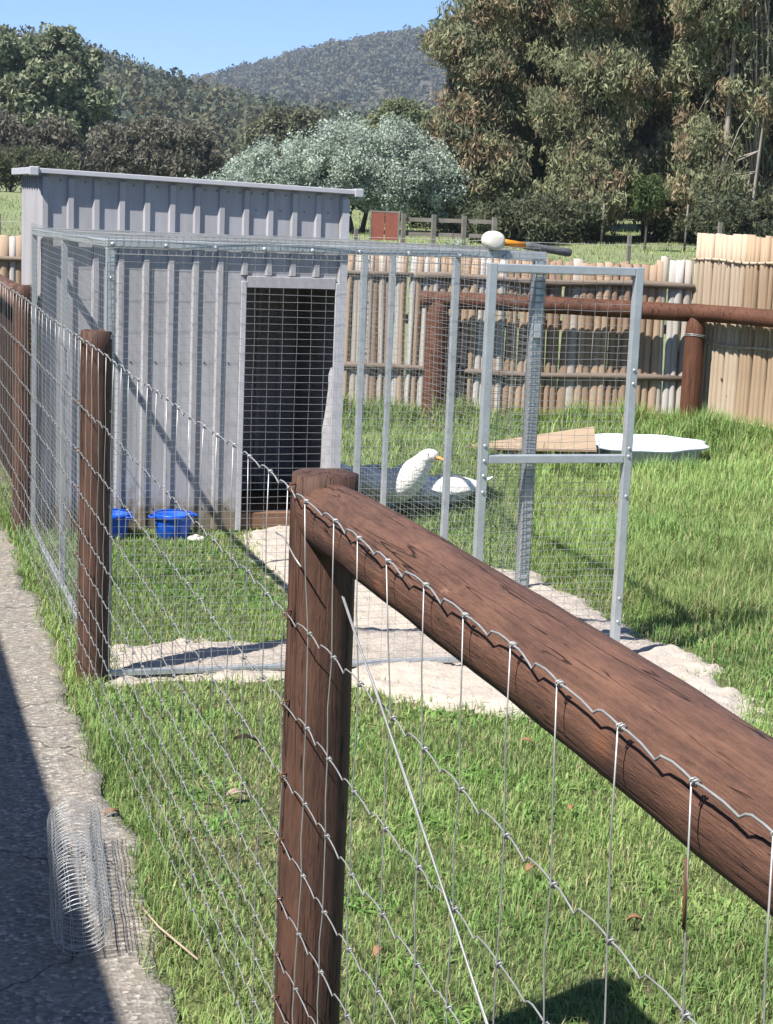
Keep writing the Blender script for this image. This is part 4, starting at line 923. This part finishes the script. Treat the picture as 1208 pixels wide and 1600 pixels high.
# log rail with its posts
yard = empty('log_rail_fence', (0, 0, 0), 0, 'brown round log rail on stout posts before the back fence', 'fence')
def far_post(x, y, h, r):
    mb = MB(); prof = [(r*1.02, -0.05), (r*1.0, 0.3), (r*0.98, h-0.16), (r*0.93, h-0.10), (r*0.8, h-0.05), (r*0.6, h-0.01), (0, h)]
    mb.lathe(prof, 20); o = mb.build('post', M['log_far'], yard, True); o.location = (x, y, 0)
far_post(4.235, 12.66, 1.02, 0.088); far_post(6.09, 12.02, 0.95, 0.078); far_post(7.1, 9.7, 0.95, 0.08)
log_rail((4.10, 12.70, 0.965), (6.10, 12.04, 0.955), 0.066, 'rail', 'log_far', yard, 40, 20)
log_rail((6.07, 12.05, 0.955), (7.1, 9.7, 0.955), 0.066, 'rail', 'log_far', yard, 40, 20)
tw = MB(); 
for zz in (0.78, 0.79): tw.tube([(6.09+0.08*math.cos(a), 12.02+0.08*math.sin(a), zz+0.006*math.sin(a*2)) for a in [k*math.pi/8 for k in range(17)]], 0.003, 4)
tw.build('wire_tie', M['wire'], yard, True)

# ------------------------------------------------------------------ things in the yard
def tub(loc, label, r=0.098):
    t = empty('feed_tub', loc, rnd.uniform(0, 3), label, 'tub', 'blue feed tubs')
    s = r/0.098
    mb = MB(); mb.lathe([(0,0.004),(0.076*s,0.0),(0.08*s,0.004),(0.092*s,0.095),(0.0915*s,0.12),(0.087*s,0.12),(0.076*s,0.012),(0,0.01)], 28); mb.build('bowl', M['blue'], t, True)
    rim = MB(); rim.lathe([(0.0925*s,0.098),(0.101*s,0.100),(0.102*s,0.122),(0.098*s,0.127),(0.090*s,0.124)], 28); rim.build('rim', M['blue'], t, True)
    for an in (0.4, 0.4+math.pi):
        c = Vector((math.cos(an), math.sin(an), 0)); sd = Vector((-c.y, c.x, 0))
        MB().tube([c*0.1*s - sd*0.03 + Vector((0,0,0.112)), c*0.122*s - sd*0.018 + Vector((0,0,0.11)), c*0.122*s + sd*0.018 + Vector((0,0,0.11)), c*0.1*s + sd*0.03 + Vector((0,0,0.112))], 0.005, 6).build('handle', M['blue'], t, True)
tub((1.488, 8.44, 0.0), 'round blue plastic tub in full view against the shed wall')
tub((1.185, 8.48, 0.0), 'blue plastic tub half hidden behind the second fence post')
ml = empty('white_lid', (1.585, 8.33, 0.012), 0, 'small white plastic lid in the grass beside the blue tub', 'lid')
MB().lathe([(0,0.012),(0.036,0.012),(0.042,0.008),(0.043,0.0)], 18).build('disc', M['white_rubber'], ml, True); MB().lathe([(0.012,0.013),(0.012,0.022),(0,0.023)], 12).build('knob', M['white_rubber'], ml, True)

# ---- pool shell, ply sheet
pool = empty('wading_pool', (5.14, 10.90, 0.0), 0.12, 'pale blue white plastic shell pool lying in the long grass', 'pool')
pool.scale = (0.88, 0.92, 0.70)
def shell_r(a): return 0.50*(1 + 0.05*math.cos(8*a))*(1.0 if math.cos(a) > -0.6 else 0.93)
V = []; Fq = []; na = 48; rings = [(0.0, 0.02, 0), (0.55, 0.02, 0), (0.8, 0.03, 0), (0.93, 0.16, 0), (0.97, 0.185, 0), (1.04, 0.18, 0), (1.05, 0.165, 0), (0.95, 0.14, 1), (0.86, 0.0, 1)]
for (f_, z, _) in rings:
    for k in range(na):
        a = 2*math.pi*k/na; V.append((shell_r(a)*f_*1.12*math.cos(a), shell_r(a)*f_*0.86*math.sin(a), z))
for i in range(len(rings)-1):
    for k in range(na):
        k2 = (k+1) % na; Fq.append((i*na+k, i*na+k2, (i+1)*na+k2, (i+1)*na+k))
mb = MB(); mb.add(V, Fq); mb.build('shell', M['pool'], pool, True)
for k in range(8):
    a = 2*math.pi*(k+0.5)/8; r1, r2 = shell_r(a)*0.5, shell_r(a)*0.86
    MB().tube([(r1*1.12*math.cos(a), r1*0.86*math.sin(a), 0.026), (r2*1.12*math.cos(a), r2*0.86*math.sin(a), 0.06), (shell_r(a)*0.92*1.12*math.cos(a), shell_r(a)*0.92*0.86*math.sin(a), 0.15)], [0.02, 0.024, 0.012], 6).build('flute', M['pool'], pool, True)
ply = empty('plywood_ramp', (0, 0, 0), 0, 'thin plywood sheet leaning onto the pale pool as a ramp', 'plywood')
c = [Vector((3.955, 11.28, 0.04)), Vector((4.32, 10.73, 0.085)), Vector((4.60, 10.36, 0.150)), Vector((4.87, 11.04, 0.215))]
c[1] = c[0] + (c[2]-c[0])*0.56 + Vector((-0.03, -0.03, 0.0))
mb = MB(); nrm = (c[1]-c[0]).cross(c[3]-c[0]).normalized()*-0.014
if nrm.z > 0: nrm = -nrm
mb.add(c + [q+nrm for q in c], [(0,1,2,3)]); mb.build('top_face', M['ply'], ply)
mb = MB(); mb.add(c + [q+nrm for q in c], [(0,4,5,1),(1,5,6,2),(2,6,7,3),(3,7,4,0),(7,6,5,4)]); mb.build('edge_ply', M['ply_edge'], ply)

# ---- ducks
def duck(loc, rz, label, s=1.0, neck=1.0, sit=False, graze=False, drop=0.0):
    d = empty('duck', loc, rz, label, 'duck', 'white ducks beside the shed')
    d.scale = (s, s, s); zo = -0.10 if sit else -drop
    sp_ = [(-0.345,0.300,.010,.006),(-0.285,0.268,.034,.013),(-0.215,0.232,.052,.032),(-0.15,0.205,.084,.064),(-0.06,0.185,.103,.088),(0.04,0.178,.108,.096),(0.112,0.196,.108,.108),(0.165,0.238,.098,.100),
           (0.205,0.276,.084,.085),(0.235,0.308,.069,.069),(0.258,0.334,.057,.057),(0.278,0.355,.052,.050),(0.303,0.365,.049,.045),(0.331,0.359,.037,.034),(0.350,0.348,.021,.020)]
    if graze: sp_ = sp_[:7] + [(0.160,0.196,.078,.080),(0.200,0.190,.056,.056),(0.232,0.170,.045,.045),(0.256,0.144,.039,.039),(0.276,0.116,.038,.036),(0.298,0.096,.036,.034),(0.322,0.084,.029,.027),(0.338,0.078,.018,.017)]; neck = 0.0
    P = [Vector((x, 0, (z if i < 7 else z + (i-6)*0.008*neck) + zo)) for i, (x, z, a, b) in enumerate(sp_)]
    V = []; Fq = []; nn = 16
    for i, (x, z, a, b) in enumerate(sp_):
        t = (P[min(i+1, len(P)-1)] - P[max(i-1, 0)]).normalized(); up = Vector((-t.z, 0, t.x))
        if up.z < -0.2: up = -up
        for k in range(nn):
            an = 2*math.pi*k/nn; V.append(P[i] + Vector((0, 1, 0))*a*math.cos(an) + up*b*math.sin(an))
    for i in range(len(sp_)-1):
        for k in range(nn):
            k2 = (k+1) % nn; Fq.append((i*nn+k, i*nn+k2, (i+1)*nn+k2, (i+1)*nn+k))
    Fq.append(tuple(range(nn-1, -1, -1))); Fq.append(tuple((len(sp_)-1)*nn+k for k in range(nn)))
    mb = MB(); mb.add(V, Fq); body = mb.build('body', M['feather'], d, True)
    ss = body.modifiers.new('sub', 'SUBSURF'); ss.levels = 1; ss.render_levels = 2
    hp = P[-1]
    mb = MB(); BV = []; BF = []
    for i, (x, w_, h_, dz) in enumerate(((-0.008,.016,.015,0),(0.015,.015,.011,-.003),(0.038,.017,.007,-.009),(0.055,.015,.005,-.012),(0.062,.007,.003,-.013))):
        for k in range(10):
            an = 2*math.pi*k/10; BV.append(hp + Vector((x, w_*math.cos(an), h_*math.sin(an)+dz)))
    for i in range(4):
        for k in range(10): BF.append((i*10+k, i*10+(k+1)%10, (i+1)*10+(k+1)%10, (i+1)*10+k))
    BF.append(tuple(40+k for k in range(10))); mb.add(BV, BF); mb.build('bill', M['bill'], d, True)
    for sy in (-1, 1):
        e = P[-3] + Vector((0.008, sy*0.0405, 0.010)); MB().sphere(e, 0.0055, 8, 6).build('eye', M['eye'], d, True)
        # folded wing with overlapping feathers
        wg = MB(); WV = []; WF = []; nu, nv = 9, 6
        for i in range(nu):
            u = i/(nu-1); x = 0.10 - 0.36*u; w2 = 0.075*math.sin(math.pi*min(1, 0.2+u*0.72))**0.8
            for j in range(nv):
                v = j/(nv-1); an = (-0.35 + 1.45*v); cc = 0.112*(1-0.62*max(0, u-0.35)**1.3*1.5)
                zc = 0.185 + 0.045*u + zo; WV.append((x - 0.02*v, sy*(cc*math.cos(an)*0.99 + 0.004), zc + cc*0.86*math.sin(an)*(w2/0.075)))
        for i in range(nu-1):
            for j in range(nv-1):
                q = (i*nv+j, (i+1)*nv+j, (i+1)*nv+j+1, i*nv+j+1); WF.append(q if sy > 0 else q[::-1])
        wg.add(WV, WF); wo = wg.build('wing', M['feather'], d, True)
        so = wo.modifiers.new('solid', 'SOLIDIFY'); so.thickness = 0.008; so.offset = 1
        if not sit:
            lg = MB(); lg.tube([(0.0, sy*0.05, 0.12), (0.005, sy*0.05, 0.06), (-0.005, sy*0.05, 0.012)], [0.014, 0.008, 0.008], 8)
            lg.add([(-0.015,sy*0.05,0.014),(0.07,sy*0.05-0.032,0.004),(0.085,sy*0.05,0.004),(0.07,sy*0.05+0.032,0.004),(-0.02,sy*0.05,0.0)], [(0,1,2),(0,2,3),(4,2,1),(4,3,2),(0,4,1),(0,3,4)])
            lg.build('leg', M['bill'], d, True)
    return d
duck((2.72, 8.93, 0.0), math.radians(-46), 'white duck with sunlit head and breast standing by the run', 0.93, 0.6)
duck((3.05, 8.985, 0.0), math.radians(160), 'white duck feeding in the shed shadow with its tail in the sun', 0.9, 0.3, graze=True, drop=0.05)
# ---- roll of mesh lying on the path
rollm = empty('mesh_roll', (0.0, 0.0, 0.02), 0, 'loose roll of galvanised wire mesh lying on the concrete path', 'mesh roll')
A0 = Vector((0.452, 3.62, 0)); A1 = Vector((0.512, 4.30, 0)); axd = (A1-A0); Lr = axd.length; axd.normalize(); sdv = Vector((axd.y, -axd.x, 0))
def spiral(s):
    """arc position -> (side, up) of the rolled mesh cross section"""
    turns = 2.4; th = s*turns*2*math.pi
    r_ = 0.045 + 0.026*s; cx = 0.0; cz = 0.075
    return (cx + r_*math.sin(th), cz - r_*math.cos(th)*0.95)
prof = [spiral(q/150) for q in range(151)]
e = prof[-1]; prof += [(e[0] + 0.0 + 0.02*k*0.9, max(0.004, e[1] - 0.004*k - 0.0016*k*k)) for k in range(1, 4)]
rings = MB(); n_r = 28
for i in range(n_r+1):
    t = Lr*i/n_r; wv = 0.0015*math.sin(i*0.5)
    rings.tube([A0 + axd*t + sdv*(u+wv) + Vector((0,0,v + 0.0015*math.sin(i+u*80))) for (u, v) in prof], 0.0007, 4, False)
rings.build('ring_wires', M['roll'], rollm, True)
acc = 0; longw = MB(); last = prof[0]
for k in range(1, len(prof)):
    acc += math.hypot(prof[k][0]-last[0], prof[k][1]-last[1]); last = prof[k]
    if acc > 0.026:
        acc = 0; longw.tube([A0 + axd*(Lr*q/8) + sdv*(prof[k][0]+0.002*math.sin(q*3.5)) + Vector((0,0,prof[k][1])) for q in range(9)], 0.0007, 4, False)
longw.build('long_wires', M['roll'], rollm, True)

# ---- litter
def leaf_thing(name, x, y, z, L, W, rz, m, label, group, cat):
    o = MB(); V = []; 
    for i in range(7):
        q = i/6; w_ = W*math.sin(math.pi*q)**0.8*0.5 + 0.0005; zz = 0.012*math.sin(q*3.1) 
        V += [(L*(q-0.5), -w_, zz+0.005), (L*(q-0.5), 0, zz), (L*(q-0.5), w_, zz+0.006)]
    Fq = []
    for i in range(6): Fq += [(i*3, (i+1)*3, (i+1)*3+1, i*3+1), (i*3+1, (i+1)*3+1, (i+1)*3+2, i*3+2)]
    o.add(V, Fq); ob = o.build(name, m, None, True); ob.location = (x, y, z); ob.rotation_euler = (rnd.uniform(-.2,.2), rnd.uniform(-.2,.2), rz)
    sd = ob.modifiers.new('s', 'SOLIDIFY'); sd.thickness = 0.0015
    return tag(ob, label, cat, group)
leaf_thing('dead_leaf', 0.645, 4.52, 0.02, 0.05, 0.024, 0.5, M['dead_leaf'], 'orange brown dead leaf on the path edge above the mesh roll', None, 'leaf')
leaf_thing('dead_leaf', 1.13, 5.05, 0.035, 0.085, 0.03, 0.1, M['log_dark'], 'dark curled leaf on the lawn behind the wire fence', None, 'leaf')
leaf_thing('wood_chip', 1.0, 4.58, 0.03, 0.07, 0.03, 0.3, M['chip'], 'pale wood chip on the lawn left of the front post', None, 'chip')
for (x, y) in ((1.62, 3.9), (1.9, 4.3), (1.35, 4.7), (2.0, 4.9), (1.1, 3.5), (1.75, 3.55)):
    leaf_thing('dead_leaf', x, y, 0.03, rnd.uniform(0.03, 0.05), 0.018, rnd.uniform(0, 6), M['dead_leaf'], 'small brown dead leaf lying in the front lawn', 'small dead leaves on the front lawn', 'leaf')
tw_ = MB(); tw_.tube([(0.70,3.55,0.03),(0.64,3.72,0.04),(0.62,3.86,0.035)], 0.003, 5); tag(tw_.build('dry_stem', M['chip'], None, True), 'pale dry grass stem lying across the path edge', 'stem')

# ------------------------------------------------------------------ air
hz = MB(); hz.box(-700, 1100, -300, 1900, -8, 150)
ho = bpy.data.meshes.new('haze'); ho.from_pydata(hz.v, [], hz.f)
hm = bpy.data.materials.new('haze_air'); hm.use_nodes = True; N = hm.node_tree.nodes; N.remove(N['Principled BSDF'])
pv = N.new('ShaderNodeVolumePrincipled'); pv.inputs['Color'].default_value = (0.74, 0.84, 1.0, 1); pv.inputs['Density'].default_value = 0.00029; pv.inputs['Anisotropy'].default_value = 0.3
hm.node_tree.links.new(pv.outputs[0], N['Material Output'].inputs['Volume']); ho.materials.append(hm)
hob = bpy.data.objects.new('haze', ho); COL.objects.link(hob); tag(hob, 'thin blue daylight haze in the valley air', 'haze', kind='stuff')
